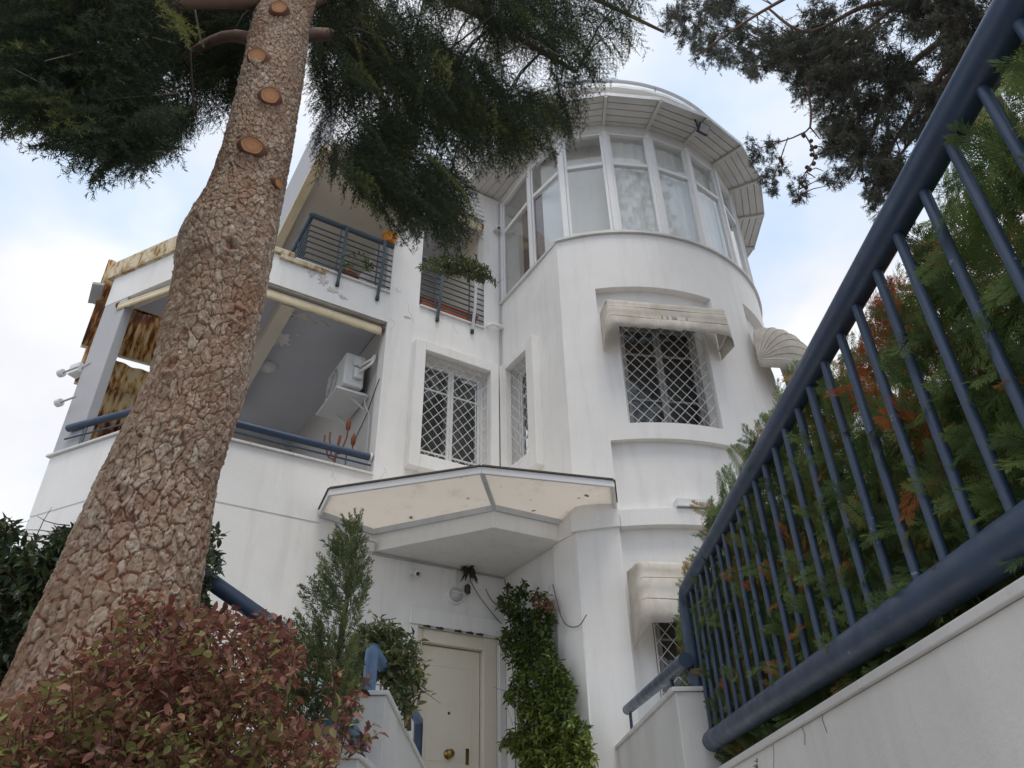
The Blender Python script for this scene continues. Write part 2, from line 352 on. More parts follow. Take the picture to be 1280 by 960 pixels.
# front facade
us = refine([-4.82, -4.58, -3.58, -2.7, -2.04, -1.53, -1.43, -1.27, -.33, -.28, -.10, 0.], 3)
vs = [-1.6, .5, 2.92, 3.985, 4.015, 4.83, 5.27, 7.08, 7.48, 8.04, 10.58, 11.25]
def fd(u, v):
    if -1.27 < u < -.10 and .5 < v < 2.92: return None
    if -1.43 < u < -.28 and 5.27 < v < 7.08: return None
    if -4.58 < u < -2.04 and 4.83 < v < 7.48: return None
    if u < -2.04 and v > 8.04: return None
    if -1.53 < u < -.33 and 8.04 < v < 10.58: return None
    if u < -2.7 and 3.985 < v < 4.015: return .012
    return 0
MB().grid(us, vs, lambda u, v, w: hp(u, -w, v), cells(us, vs, fd), .24).build('front_wall', WHITE, A)
# bay wall left of the corner, turned away
C0 = hp(-4.82, 0, 0); C1 = hp(-5.80, -1.54, 0); UC = (C1 - C0) / np.linalg.norm(C1 - C0); NC = np.array([-UC[1], UC[0], 0]); NC = NC if NC @ C0 < 0 else -NC
LC = np.linalg.norm(C1 - C0)
def cp(u, o, z): return C0 + UC * u + NC * o + np.array([0, 0, z])
us = [.004, .15, 1.08, LC]; vs = [-1.6, 3.985, 4.015, 4.83, 7.33, 7.86]
MB().grid(us, vs, lambda u, v, w: cp(u, -w, v), cells(us, vs, lambda u, v: None if (.15 < u and 4.83 < v < 7.33) else (.012 if 3.985 < v < 4.015 else 0)), .24).build('bay_wall', WHITE, A)
MB().hexa([cp(u, o, z) for z in (4.83, 7.33) for u, o in ((1.36, -.002), (LC - .003, -.002), (LC - .003, -.14), (1.36, -.14))]).build('bay_pillar', GREYP, A, .008)
MB().hbox(-5.79, -5.56, -6, -1.80, -1.6, 4.80).hbox(-4.2, 5, -6.25, -6, -1.6, 8.0).hbox(-5.79, -4.202, -6.25, -6, -1.6, 4.8).build('rear_wall', WHITE, A)
# floors and roof slabs: plan polygon of the left wing
wing = [hp(-4.80, -.22, 0), hp(-2.06, -.24, 0), hp(-2.06, -6, 0), hp(-4.2, -6, 0), hp(-4.2, -1.72, 0), hp(-5.58, -1.68, 0)]
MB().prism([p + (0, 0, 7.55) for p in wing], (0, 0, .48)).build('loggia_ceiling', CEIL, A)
MB().prism([p + (0, 0, 4.5) for p in wing], (0, 0, .2)).build('loggia_floor', GREYP, A)
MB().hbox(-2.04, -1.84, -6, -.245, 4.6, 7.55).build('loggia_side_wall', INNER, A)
MB().hbox(-4.2, -2.06, -4.9, -4.7, 4.7, 7.549).build('loggia_back_wall', CREAMW, A)
MB().hbox(-3.60, -3.40, -3.6, -.245, 7.36, 7.549).build('ceiling_beam', CREAMW, A)
# coping stones along the loggia parapet
def coping(pts_f, a, b, n, z, name='coping_stone', parent=A, mat=MARBLE):
    for k in range(n):
        u0 = a + (b - a) * k / n + .002; u1 = a + (b - a) * (k + 1) / n - .002
        MB().hexa([pts_f(u0, 0, z), pts_f(u1, 0, z), pts_f(u1, 1, z), pts_f(u0, 1, z), pts_f(u0, 0, z + .032), pts_f(u1, 0, z + .032), pts_f(u1, 1, z + .032), pts_f(u0, 1, z + .032)]).build(name, mat, parent, .004)
coping(lambda u, w, z: hp(u, .04 - .30 * w, z), -4.80, -2.05, 5, 4.832)
coping(lambda u, w, z: cp(u, .04 - .30 * w, z), .02, LC + .05, 3, 4.834)
# band of rusted flashing on the wing's roof edge
for k in range(3): MB().hexa([cp(u, o, z) for z in (7.86, 8.17) for u, o in ((.02 + k * .64, .05), (.655 + k * .64, .05), (.655 + k * .64, -.2), (.02 + k * .64, -.2))]).build('rusty_flashing', FLASH, A, .006)
MB().hbox(-4.80, -3.60, -.2, .05, 8.045, 8.14).build('rusty_flashing', FLASH, A, .006)
# stained drip edge under the beam and flaking plaster
MB().hbox(-4.55, -2.08, -.22, -.02, 7.44, 7.479).build('stained_lintel', STAIN, A, .01)
def flake(c, ex, ey, n, mat, name, off=.012):
    k = 22; pts = []; off = off * .35
    for i in range(k):
        a = 2 * math.pi * i / k; r = RNG.uniform(.45, 1.15) * (.8 + .25 * math.sin(3 * a + i)); pts.append(np.array(c) + np.array(ex) * (r * math.cos(a)) + np.array(ey) * (r * math.sin(a)) + np.array(n) * off * RNG.uniform(.2, 1.6))
    MB().prism(pts, -np.array(n) * (off * 1.2)).build(name, mat, A)
Zd = np.array([0, 0, 1.])
for s_, z_, a_, b_ in ((-3.12, 7.84, .10, .12), (-2.95, 7.72, .12, .06), (-2.78, 7.66, .08, .05), (-3.3, 7.9, .07, .1), (-1.9, 8.2, .05, .08), (-1.72, 7.7, .07, .03)):
    flake(hp(s_, 0.004, z_), dF * a_, Zd * b_, -nF, FLAKE if a_ > .06 else WHITE, 'loose_plaster')
for x_, y_, a_, b_, mt in ((352, 425, .18, .25, WHITE), (402, 404, .17, .09, FLAKE), (372, 418, .05, .05, WHITE), (375, 395, .2, .15, FLAKE), (350, 395, .12, .1, FLAKE)):
    r_ = ray(x_, y_); P_ = r_ * (7.548 / r_[2]); flake(P_, dF * a_, nF * b_, -Zd, mt, 'loose_plaster', .02)
# blue loggia railing: fat top rail and two thin bars
def rail_run(par, a, b, zs, rads, posts, mat=BLUE):
    for z, r in zip(zs, rads): MB().tube([a + Zd * z, b + Zd * z], r, 12).build('handrail' if r > .03 else 'bar', mat, par)
    for q in posts: c = a + (b - a) * q; MB().beam(c + Zd * 4.866, c + Zd * zs[0], .03, .012, dF).build('post', mat, par)
lr = bpy.data.objects.new('loggia_railing', None); COL.objects.link(lr); lr.parent = A; lr.location = (0, 0, 0)
a_ = hp(-4.80, -.08, 0); b_ = hp(-2.06, -.08, 0)
rail_run(lr, a_, b_, (5.14, 5.02, 4.92), (.05, .014, .014), (.55, .87))
a_ = cp(.04, -.08, 0); b_ = cp(1.58, .05, 0)
rail_run(lr, a_, b_, (5.17, 5.01), (.05, .012), (.78,))
for k, (p_, z_) in enumerate(((hp(-2.06, -.08, 5.14), 5.14),)): MB().lathe(p_ - dF * .03, dF, [(.065, 0), (.065, .028)], 14).build('wall_flange', PLASTIC, A)

# ---- plain side wall of the corner, then the round tower
vs = [-1.6, 3.76, 5.02, 5.27, 7.06, 7.2, 8.64]
us = [0, .33, .93, 1.02, 1.7823]
MB().grid(us, vs, lambda u, v, w: hp(w - .0301 * (u > 1.7), u, v), cells(us, vs, lambda u, v: None if (.33 < u < .93 and 5.27 < v < 7.06) else 0), .22).build('side_wall', WHITE, A)
MB().hexa([hp(-.055, 1.30, -1.6), hp(-.04, 1.80, -1.6), hp(.2, 1.80, -1.6), hp(.2, 1.30, -1.6), hp(-.055, 1.30, 3.76), hp(-.04, 1.80, 3.76), hp(.2, 1.80, 3.76), hp(.2, 1.30, 3.76)]).build('pilaster', WHITE, A, .008)
th = refine([-60, 45, 50, 66, 78, 84.5, 94.3, 99.2, 125.9, 131.2, 142.0], 1.5)
ZV = refine([-1.6, 1.3, 2.95, 3.74, 4.97, 5.21, 7.05, 7.56, 7.85, 8.64], 1.2)
def td(u, v):
    if 99.2 < u < 125.9 and (5.21 < v < 7.05 or 1.3 < v < 2.95): return None
    if 50 < u < 66 and 5.21 < v < 7.05: return None
    if 94.3 < u < 131.2 and 7.05 < v < 7.56: return .13
    if u < 78 and 7.05 < v < 7.85: return .13
    if 94.3 < u < 131.2 and v < 4.97 and u < 131.2: return .10
    if u <= 94.3 and v < 4.97: return .10
    return 0
MB().grid(th, ZV, lambda u, v, w: tw(u, TR - w, v), cells(th, ZV, td), .30).build('tower_wall', TOWERW, A)
def ring(th0, th1, r0, r1, z0, z1, name, mat, par=A, step=2, bev=0):
    ts = refine([th0, th1], step); V = []; F = []
    for t_ in ts: V += [tw(t_, r0, z0), tw(t_, r1, z0), tw(t_, r1, z1), tw(t_, r0, z1)]
    for i in range(len(ts) - 1):
        for k in range(4): F.append((4 * i + k, 4 * i + (k + 1) % 4, 4 * i + 4 + (k + 1) % 4, 4 * i + 4 + k))
    n = len(ts) * 4; m = MB(); m.add(V, F, False); m.add([V[0], V[1], V[2], V[3]], [(0, 1, 2, 3)]); m.add([V[n - 4], V[n - 3], V[n - 2], V[n - 1]], [(3, 2, 1, 0)])
    return m.build(name, mat, par, bev)
ring(-60, 130.8, TR - .2, TR + .035, 3.76, 3.97, 'string_course', TOWERW)
ring(-60, 142.5, TR - .3, TR + .045, 8.645, 8.685, 'tower_sill', MARBLE)
ring(-60, 142.5, TR - .28, TR + .02, 8.687, 8.71, 'tower_sill', BLACKM)
MB().hbox(-.045, .25, .02, 1.75, 8.645, 8.685).build('tower_sill', MARBLE, A)
MB().hbox(-.03, .25, .02, 1.75, 8.687, 8.71).build('tower_sill', BLACKM, A)
# tower floor and ceiling, inner core
def disc(r, z0, z1, name, mat, n=40, par=A):
    MB().prism([tw(360 * k / n, r, z0) for k in range(n)], (0, 0, z1 - z0)).build(name, mat, par)
disc(2.1, 8.45, 8.6, 'tower_floor', WHITE); disc(2.9, 11.32, 11.5, 'tower_ceiling', WHITE)
# glazed ring: a window per bay with its posts, transom and panes
corners = [(-.0, .06), (-.02, 1.06)] + [(TC[0] + TR * math.cos(R(138.5 - 16 * k)), TC[1] + TR * math.sin(R(138.5 - 16 * k))) for k in range(13)]
ZB, ZT, ZM = 8.712, 11.05, 10.28
for i in range(len(corners) - 1):
    a2, b2 = corners[i], corners[i + 1]
    W = bpy.data.objects.new('tower_window', None); COL.objects.link(W); W.parent = A
    mid = hp((a2[0] + b2[0]) / 2, (a2[1] + b2[1]) / 2, ZB); W.location = Vector(mid - hp(0, 0, -1.6))
    pa, pb = hp(*a2, 0), hp(*b2, 0); e = (pb - pa) / np.linalg.norm(pb - pa); inn = hp(*TC, 0) - (pa + pb) / 2; inn /= np.linalg.norm(inn); inn[2] = 0
    ln = np.linalg.norm(pb - pa)
    def bb(u0, u1, w0, w1, z0, z1): return [pa + e * u + inn * w + Zd * z for z in (z0, z1) for u, w in ((u0, w0), (u1, w0), (u1, w1), (u0, w1))]
    MB().hexa(bb(-.045, .045, -.015, .10, ZB, ZT + .06)).build('post', FRAMEW, W, .006)
    for u0, u1 in ((.047, .095), (ln - .095, ln - .047)): MB().hexa(bb(u0, u1, .012, .07, ZB + .002, ZT)).build('sash_stile', FRAMEW, W, .004)
    MB().hexa(bb(.097, ln - .097, .012, .07, ZB + .002, ZB + .06)).build('bottom_rail', FRAMEW, W, .004)
    MB().hexa(bb(.097, ln - .097, .004, .08, ZM, ZM + .075)).build('transom', FRAMEW, W, .004)
    MB().hexa(bb(.047, ln - .047, .0, .08, ZT + .002, ZT + .05)).build('head_rail', FRAMEW, W, .004)
    for z0, z1 in ((ZB + .06, ZM), (ZM + .075, ZT)): MB().hexa(bb(.09, ln - .09, .038, .044, z0, z1)).build('pane', GLASS, W)
    MB().hexa(bb(-.03, ln + .03, .005, .12, ZT + .062, 11.30)).build('header_board', SOFFIT, W)
# curtains inside the ring
def curtain(th0, th1, r, z0, z1, name, amp=.035):
    ts = np.arange(th0, th1, .35); V = []; F = []
    ph = np.cumsum(RNG.uniform(.25, .75, len(ts)))
    for k, t_ in enumerate(ts):
        rr = r + amp * math.sin(ph[k]); V += [tw(t_, rr, z0), tw(t_, rr + .01, (z0 + z1) / 2), tw(t_, r + amp * .6 * math.sin(ph[k]), z1)]
    for k in range(len(ts) - 1): F += [(3 * k, 3 * k + 1, 3 * k + 4, 3 * k + 3), (3 * k + 1, 3 * k + 2, 3 * k + 5, 3 * k + 4)]
    place(name, np_mesh(name, V, F, CURTAIN, True), A)
curtain(75.5, 122, 2.655, 8.72, 11.04, 'curtain', .014); curtain(20, 74.5, 2.655, 8.72, 11.04, 'curtain', .014); 
MB().prism([hp(.45, .1, 8.7), hp(.47, 1.05, 8.7), hp(.50, 1.05, 8.7), hp(.48, .1, 8.7)], (0, 0, 2.35)).build('brown_drape', paint('brown_drape', (.22, .14, .10), .9, None, .3), A)
ring(122, 150, 2.35, 2.38, 8.7, 11.3, 'tower_inner_wall', WHITE); 
# eave: radial segments of boarded soffit with ribs
ER = 3.42
eo = [(-.76, -.1), (-.70, .75), (-.62, 1.50)] + [(TC[0] + ER * math.cos(R(138.5 - 16 * k)), TC[1] + ER * math.sin(R(138.5 - 16 * k))) for k in range(13)]
ei = [(-.0, -.1), (-.0, .75), (-.02, 1.06)] + [(TC[0] + (TR - .05) * math.cos(R(138.5 - 16 * k)), TC[1] + (TR - .05) * math.sin(R(138.5 - 16 * k))) for k in range(13)]
for i in range(len(eo) - 1):
    P_ = lambda w, e_, z: hp(eo[i + e_][0] * w + ei[i + e_][0] * (1 - w), eo[i + e_][1] * w + ei[i + e_][1] * (1 - w), z)
    bk = MB().hexa([P_(0, 0, 11.33), P_(0, 1, 11.33), P_(1, 1, 11.33), P_(1, 0, 11.33), P_(0, 0, 11.42), P_(0, 1, 11.42), P_(1.01, 1, 11.38), P_(1.01, 0, 11.38)]).build('eave_panel', SOFFIT, A)
    nsl = 5
    for k in range(nsl):
        w0, w1 = k / nsl + .012, (k + 1) / nsl - .012; q = .04
        def L_(w, f, z): return P_(w, 0, z) * (1 - f) + P_(w, 1, z) * f
        MB().hexa([L_(w0, q, 11.302), L_(w0, 1 - q, 11.302), L_(w1, 1 - q, 11.302), L_(w1, q, 11.302), L_(w0, q, 11.328), L_(w0, 1 - q, 11.328), L_(w1, 1 - q, 11.328), L_(w1, q, 11.328)]).build('slat', SOFFIT, bk)
    MB().beam(P_(0.02, 0, 11.29), P_(1.0, 0, 11.29), .05, .075).build('rib', SOFFIT, bk)
    MB().beam(P_(1.0, 0, 11.335), P_(1.0, 1, 11.335), .022, .085).build('fascia', CANF, bk)
# roof drum above the eave and the top of the house
disc(2.95, 11.5, 12.05, 'roof_drum', TOWERW); disc(3.06, 12.052, 12.12, 'roof_edge', ALU)
ring(0, 358, 3.0, 3.05, 12.25, 12.29, 'roof_rail', GREYP)
for k in range(14): MB().tube([tw(k * 25.7, 3.02, 12.12), tw(k * 25.7, 3.02, 12.26)], .015, 6).build('roof_rail_post', GREYP, A)

# ---- corner windows: protruding surrounds, sashes, glass and lattice grilles
def lattice(m, P, a0, a1, z0, z1, step, r):
    "diamond lattice of thin rods in the rectangle a0..a1, z0..z1; P(a, off, z)"
    w = a1 - a0; h = z1 - z0; sl = 1.15
    for sgn in (1, -1):
        c = -h * 1.0
        k0 = a0 - h / sl if sgn == 1 else a0
        k = k0
        while k < a1 + (h / sl if sgn == -1 else 0):
            pts = []                                    # a = k + sgn * (z - z0) / sl
            t0, t1 = 0, h
            if sgn == 1: t0 = max(0, (a0 - k) * sl); t1 = min(h, (a1 - k) * sl)
            else: t0 = max(0, (k - a1) * sl); t1 = min(h, (k - a0) * sl)
            if t1 - t0 > .02: m.tube([P(k + sgn * t0 / sl, .004 * sgn, z0 + t0), P(k + sgn * t1 / sl, .004 * sgn, z0 + t1)], r, 5, False)
            k += step
    return m
def group_child(name, P, parent=A):
    o = bpy.data.objects.new(name, None); COL.objects.link(o); o.parent = parent; o.location = world_of(parent).inverted() @ Vector(P); return o
def win_parts(W, P, a0, a1, z0, z1, depth, nleaf=2, grille=True, step=.15, bars=(.3, .72), gmat=GLASSD, FR=None):
    FR = FR or FRAMEW
    "casement window set into an opening: P(a, off_inwards, z)"
    def bx(u0, u1, w0, w1, q0, q1, name, mat, bev=.004): MB().hexa([P(u, w, z) for z in (q0, q1) for u, w in ((u0, w0), (u1, w0), (u1, w1), (u0, w1))]).build(name, mat, W, bev)
    bx(a0, a0 + .05, depth, depth + .07, z0, z1, 'frame', FR); bx(a1 - .05, a1, depth, depth + .07, z0, z1, 'frame', FR)
    bx(a0 + .052, a1 - .052, depth, depth + .07, z1 - .05, z1, 'frame', FR); bx(a0 + .052, a1 - .052, depth, depth + .07, z0, z0 + .05, 'frame', FR)
    lw = (a1 - a0 - .104) / nleaf
    for k in range(nleaf):
        l0 = a0 + .052 + lw * k
        for u0, u1, q0, q1 in ((l0 + .002, l0 + .05, z0 + .052, z1 - .052), (l0 + lw - .05, l0 + lw - .002, z0 + .052, z1 - .052), (l0 + .052, l0 + lw - .052, z0 + .052, z0 + .10), (l0 + .052, l0 + lw - .052, z1 - .10, z1 - .052)):
            bx(u0, u1, depth + .012, depth + .06, q0, q1, 'sash', FR)
        for f in bars: zq = z0 + (z1 - z0) * f; bx(l0 + .052, l0 + lw - .052, depth + .02, depth + .05, zq - .012, zq + .012, 'glazing_bar', FR, 0)
        bx(l0 + .045, l0 + lw - .045, depth + .034, depth + .04, z0 + .09, z1 - .09, 'pane', gmat, 0)
    if grille:
        m = lattice(MB(), lambda a, o, z: P(a, .035 + o, z), a0 + .01, a1 - .01, z0 + .01, z1 - .01, step, .0075)
        for q in ((a0 + .01, z0 + .01, a1 - .01, z0 + .01), (a1 - .01, z0 + .01, a1 - .01, z1 - .01), (a1 - .01, z1 - .01, a0 + .01, z1 - .01), (a0 + .01, z1 - .01, a0 + .01, z0 + .01)):
            m.tube([P(q[0], .035, q[1]), P(q[2], .035, q[3])], .009, 5)
        m.build('grille', GRILLE, W)
Wf = group_child('front_window', hp(-.85, 0, 6.2))
def surround(W, P, a0, a1, z0, z1, b0, b1, y0, y1, out, mat=WHITE):
    "box surround outside a0..a1, z0..z1, opening b0..b1, y0..y1"
    def bx(u0, u1, q0, q1): MB().hexa([P(u, w, z) for z in (q0, q1) for u, w in ((u0, -out), (u1, -out), (u1, .002), (u0, .002))]).build('surround', mat, W, .008)
    bx(a0, b0, z0, z1); bx(b1, a1, z0, z1); bx(b0, b1, z0, y0); bx(b0, b1, y1, z1)
PF = lambda a, w, z: hp(a, -w, z)
surround(Wf, PF, -1.60, -.135, 5.06, 7.25, -1.43, -.28, 5.27, 7.08, .15)
win_parts(Wf, PF, -1.428, -.282, 5.272, 7.078, .10, 2, False, bars=(.12, .72))
mg = lattice(MB(), lambda a, o, z: hp(a, .05 + o, z), -1.42, -.29, 5.28, 7.07, .165, .0047)
for q in ((-1.42, 5.28, -.29, 5.28), (-.29, 5.28, -.29, 7.07), (-.29, 7.07, -1.42, 7.07), (-1.42, 7.07, -1.42, 5.28)): mg.tube([hp(q[0], .05, q[1]), hp(q[2], .05, q[3])], .008, 5)
mg.build('grille', GRILLE, Wf)
MB().hbox(-1.42, -.29, -.36, -.345, 5.3, 7.06).build('roller_blind', BLIND, Wf)
Ws = group_child('side_window', hp(0, .6, 6.2))
PS = lambda a, w, z: hp(w, a, z)
surround(Ws, PS, .16, 1.13, 5.00, 7.21, .33, .93, 5.27, 7.06, .13)
win_parts(Ws, PS, .332, .928, 5.272, 7.058, .10, 1, False)
mg = lattice(MB(), lambda a, o, z: hp(-.04 + o, a, z), .34, .92, 5.28, 7.05, .165, .0047)
for q in ((.34, 5.28, .92, 5.28), (.92, 5.28, .92, 7.05), (.92, 7.05, .34, 7.05), (.34, 7.05, .34, 5.28)): mg.tube([hp(-.04, q[0], q[1]), hp(-.04, q[2], q[3])], .009, 5)
mg.build('grille', GRILLE, Ws)
MB().hbox(.33, .345, .33, .93, 5.3, 7.06).build('roller_blind', BLIND, Ws)
# tower windows (flat casements set behind the curved wall)
def tower_window(name, th0, th1, z0, z1):
    pa, pb = tw(th1, TR - .14, 0), tw(th0, TR - .14, 0); e = (pb - pa) / np.linalg.norm(pb - pa); ln = np.linalg.norm(pb - pa)
    inn = hp(*TC, 0) - (pa + pb) / 2; inn /= np.linalg.norm(inn)
    Pw = lambda a, w, z: pa + e * a + inn * w + Zd * z
    W = group_child(name, (pa + pb) / 2 + Zd * (z0 + z1) / 2)
    win_parts(W, Pw, .03, ln - .03, z0 + .002, z1, .10, 2, False, FR=DULL)
    m = MB(); thm = lambda a: th1 + (th0 - th1) * a
    lattice(m, lambda a, o, z: tw(th1 + (th0 - th1) * a / 1.27, TR - .05 - .13 * (0) + o, z), .015, 1.255, z0 + .01, z1 - .01, .165, .0047)
    for za in (z0 + .012, z1 - .012): m.tube([tw(th1 + (th0 - th1) * k / 6, TR - .05, za) for k in range(7)], .009, 5)
    for tq in (th0 + .3, th1 - .3): m.tube([tw(tq, TR - .05, z0), tw(tq, TR - .05, z1)], .009, 5)
    m.build('grille', GRILLE, W)
    MB().hexa([Pw(u, w, z) for z in (z0, z1) for u, w in ((.03, .40), (ln - .03, .40), (ln - .03, .42), (.03, .42))]).build('roller_blind', BLIND, W)
    return W
tower_window('tower_lower_window', 99.2, 125.9, 5.21, 7.05); tower_window('tower_lower_window', 99.2, 125.9, 1.3, 2.95); tower_window('tower_lower_window', 50.2, 65.8, 5.21, 7.05)
disc(2.1, 5.0, 5.05, 'tower_storey_floor', INNER); disc(2.1, 7.7, 7.75, 'tower_storey_floor', INNER)
ring(0, 358, 1.3, 1.35, 1, 8.4, 'tower_core', WHITE)
# ---- front door
Dg = group_child('front_door', hp(-.7, 0, .5))
MB().hbox(-1.25, -.12, -.30, -.02, .48, .52).build('threshold', MARBLE, Dg)
MB().hbox(-1.265, -1.18, -.20, -.03, .52, 2.915).build('door_frame', CREAMD, Dg, .01); MB().hbox(-.30, -.105, -.20, -.03, .52, 2.915).build('door_frame', CREAMD, Dg, .01)
MB().hbox(-1.178, -.302, -.20, -.03, 2.75, 2.915).build('door_frame', CREAMD, Dg, .01)
MB().hbox(-1.168, -.312, -.17, -.115, .53, 2.738).build('door_leaf', CREAMD, Dg, .004)
MB().hbox(-1.24, -.2, -.28, -.24, .5, 2.92).build('door_lining', BLACKM, Dg)
for q in ((-1.05, -.43, 2.50, 2.512), (-1.05, -.43, 1.42, 1.432), (-1.05, -.43, 1.28, 1.292), (-1.05, -.43, .70, .712), (-1.05, -1.038, 1.42, 2.512), (-.442, -.43, 1.42, 2.512), (-1.05, -1.038, .70, 1.292), (-.442, -.43, .70, 1.292)):
    MB().hbox(q[0], q[1], -.116, -.110, q[2], q[3]).build('panel_moulding', CREAMD, Dg, .002)
kz = 1.50; MB().lathe(hp(-.74, -.115, kz), -nF, [(.055, 0), (.055, .012), (.02, .016), (.02, .05), (.038, .056), (.05, .075), (.045, .095), (.015, .103)], 18).build('door_knob', BRASS, Dg)
MB().lathe(hp(-.74, -.115, 1.96), -nF, [(.016, 0), (.016, .006), (.008, .007)], 12).build('peephole', BLACKM, Dg)
MB().hbox(-1.40, -.004, .0, .06, 2.93, 3.14).build('door_lintel', WHITE, A, .01)
MB().hbox(-1.40, -1.275, .0, .035, .5, 2.928).build('door_surround', WHITE, A, .008); MB().hbox(-.098, -.004, .0, .035, .5, 2.928).build('door_surround', WHITE, A, .008)
for s_ in (-1.16, -.98, -.72, -.55, -.40):
    MB().beam(hp(s_ - .05, .045, 2.925), hp(s_ + .05, .046, 2.921), .03, .014, -nF).beam(hp(s_ - .01, .035, 2.926), hp(s_ + .015, .075, 2.922), .025, .014, Zd).build('bracket', BLACKM, A)
m = MB()
for s_, z_, k_, dz in ((-1.78, 8.0, 9, -1), (-2.0, 7.6, 6, -1), (-3.9, 3.7, 10, -1), (-1.9, 5.0, 7, -1), (-.9, 7.9, 6, -1), (-4.3, 2.9, 8, -1), (-2.6, 4.75, 5, -1), (-.25, 5.0, 6, -1)):
    p_ = np.array([s_, z_])
    for k in range(k_): q_ = p_ + np.array([RNG.normal(0, .03), dz * RNG.uniform(.015, .06)]); m.beam(hp(p_[0], .0006, p_[1]), hp(q_[0], .0006, q_[1]), .0028, .0012, -nF); p_ = q_
m.build('hairline_cracks', STAIN, A, kind='stuff')
MB().hbox(-.50, -.455, -.114, -.108, 1.40, 1.58).build('lock_plate', BRASS, Dg, .002)
# ---- slab and canopy over the door
SL = [(-1.95, 0.002), (-.98, 1.42), (-.01, 1.45), (-.004, .002)]
MB().prism([hp(*q, 3.77) for q in SL], (0, 0, .235)).build('canopy_slab', WHITE, A, .008)
MB().hexa([hp(*q) for q in ((-.075, 1.30, 3.765), (-.03, 1.78, 3.765), (.3, 1.78, 3.765), (.3, 1.3, 3.765), (-.075, 1.30, 3.99), (-.03, 1.78, 3.99), (.3, 1.78, 3.99), (.3, 1.3, 3.99))]).build('string_course', WHITE, A, .006)
ring(130.9, 143, TR - .2, TR + .045, 3.762, 3.985, 'string_course', WHITE)
K = group_child('door_canopy', hp(-1.2, 1, 4.1))
O = [hp(-2.70, .02, 4.13), hp(-2.77, .55, 4.17), hp(-1.46, 1.95, 4.17), hp(.09, 2.42, 4.17), hp(.33, 2.14, 4.05)]
I = [hp(-1.97, .02, 4.04), hp(-.98, 1.43, 4.03), hp(0, 1.46, 4.03)]
mm = lambda *p: sum(p) / len(p)
def sheet(poly, name): 
    c = mm(*poly); MB().prism([p + Zd * .02 for p in poly], (0, 0, .012)).build(name, CANOPY, K)
sheet([O[0], O[1], O[2], I[1], I[0]], 'canopy_panel'); sheet([O[2], O[3], O[4], I[2], I[1]], 'canopy_panel')
for a_, b_ in ((O[0], O[1]), (O[1], O[2]), (O[2], O[3]), (O[3], O[4])):
    MB().beam(a_ + Zd * .0, b_ + Zd * .0, .035, .085).build('canopy_frame', ALU, K, .004)
    MB().beam(a_ + Zd * .054, b_ + Zd * .054, .07, .02).build('canopy_edge', MEMB, K)
MB().beam(O[2] - Zd * .012, I[1] - Zd * .012, .05, .05).build('canopy_rib', CANF, K, .004)
for a_, b_ in ((O[0], I[0]), (I[0], I[1]), (I[1], I[2]), (I[2], O[4])): MB().beam(a_ - Zd * .012, b_ - Zd * .012, .045, .075).build('canopy_frame', CANF, K, .004)

# ---- upper balconies: floor, back wall, railings with outside stays
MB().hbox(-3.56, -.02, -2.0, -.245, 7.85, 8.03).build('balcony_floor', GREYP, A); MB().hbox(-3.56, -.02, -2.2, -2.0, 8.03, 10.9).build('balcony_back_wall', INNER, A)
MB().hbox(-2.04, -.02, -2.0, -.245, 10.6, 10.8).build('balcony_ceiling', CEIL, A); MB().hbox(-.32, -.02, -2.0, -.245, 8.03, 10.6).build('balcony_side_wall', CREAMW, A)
MB().hbox(-2.03, -1.53, -.26, -.242, 8.03, 10.58).build('pillar_lining', WHITE, A)
coping(lambda u, w, z: hp(u, .04 - .30 * w, z), -3.58, -2.045, 3, 8.042); coping(lambda u, w, z: hp(u, .04 - .28 * w, z), -1.528, -.332, 2, 8.002)
MB().hbox(-3.80, -3.10, .0, .05, 7.965, 8.04).build('rusty_flashing', FLASH, A)
MB().hbox(-3.68, -3.56, -2.2, 1.0, 9.52, 10.9).build('upper_fascia', GREYP, A, .01); MB().hbox(-3.70, -3.56, -2.2, 1.02, 9.46, 9.517).build('upper_fascia_edge', CREAMC, A)
MB().hbox(-3.555, -2.05, -2.0, .98, 9.70, 9.78).build('balcony_overhang', CREAMW, A); MB().hbox(-3.7, -.02, -6, -2.2, 8.0, 11.25).build('upper_storey', WHITE, A)
MB().hbox(-.9, 4, -6, -.26, 11.252, 11.45).build('roof_slab', WHITE, A); MB().hbox(-2.04, -.9, -6, -.26, 11.252, 11.45).build('roof_slab', WHITE, A)
def balcony_rail(s0, s1, ret, stays, par):
    zt = 9.06
    MB().tube([hp(s0, .0, zt), hp(s1, .0, zt)], .045, 12).build('handrail', TEAL, par)
    for k in range(7):
        z = 8.16 + k * .115; MB().tube([hp(s0, .0, z), hp(s1, .0, z)], .013, 6).build('bar', TEAL, par)
    if ret:
        MB().tube([hp(s0, .0, zt), hp(s0, -1.2, zt)], .045, 12).build('handrail', TEAL, par)
        for k in range(7): z = 8.16 + k * .115; MB().tube([hp(s0, .0, z), hp(s0, -1.2, z)], .013, 6).build('bar', TEAL, par)
        MB().beam(hp(s0, -.6, 8.05), hp(s0, -.6, zt), .03, .012, dF).build('post', TEAL, par)
    for s_ in stays:
        MB().beam(hp(s_, .0, 8.05), hp(s_, .0, zt), .03, .012, dF).build('post', TEAL, par)
        pts = [hp(s_ + .05, .03, 9.08), hp(s_ + .05, .10, 9.02), hp(s_ + .05, .145, 8.75), hp(s_ + .05, .12, 8.3), hp(s_ + .05, .06, 8.0), hp(s_ + .05, .03, 7.86)]
        m = MB()
        for a_, b_ in zip(pts[:-1], pts[1:]): m.beam(a_, b_, .05, .012, -nF)
        m.build('stay', CANF if s_ > -.8 else TEAL, par)
        MB().beam(pts[-1] + Zd * .02, pts[-1] - Zd * .05, .05, .04, -nF).build('stay_foot', BLACKM, par)
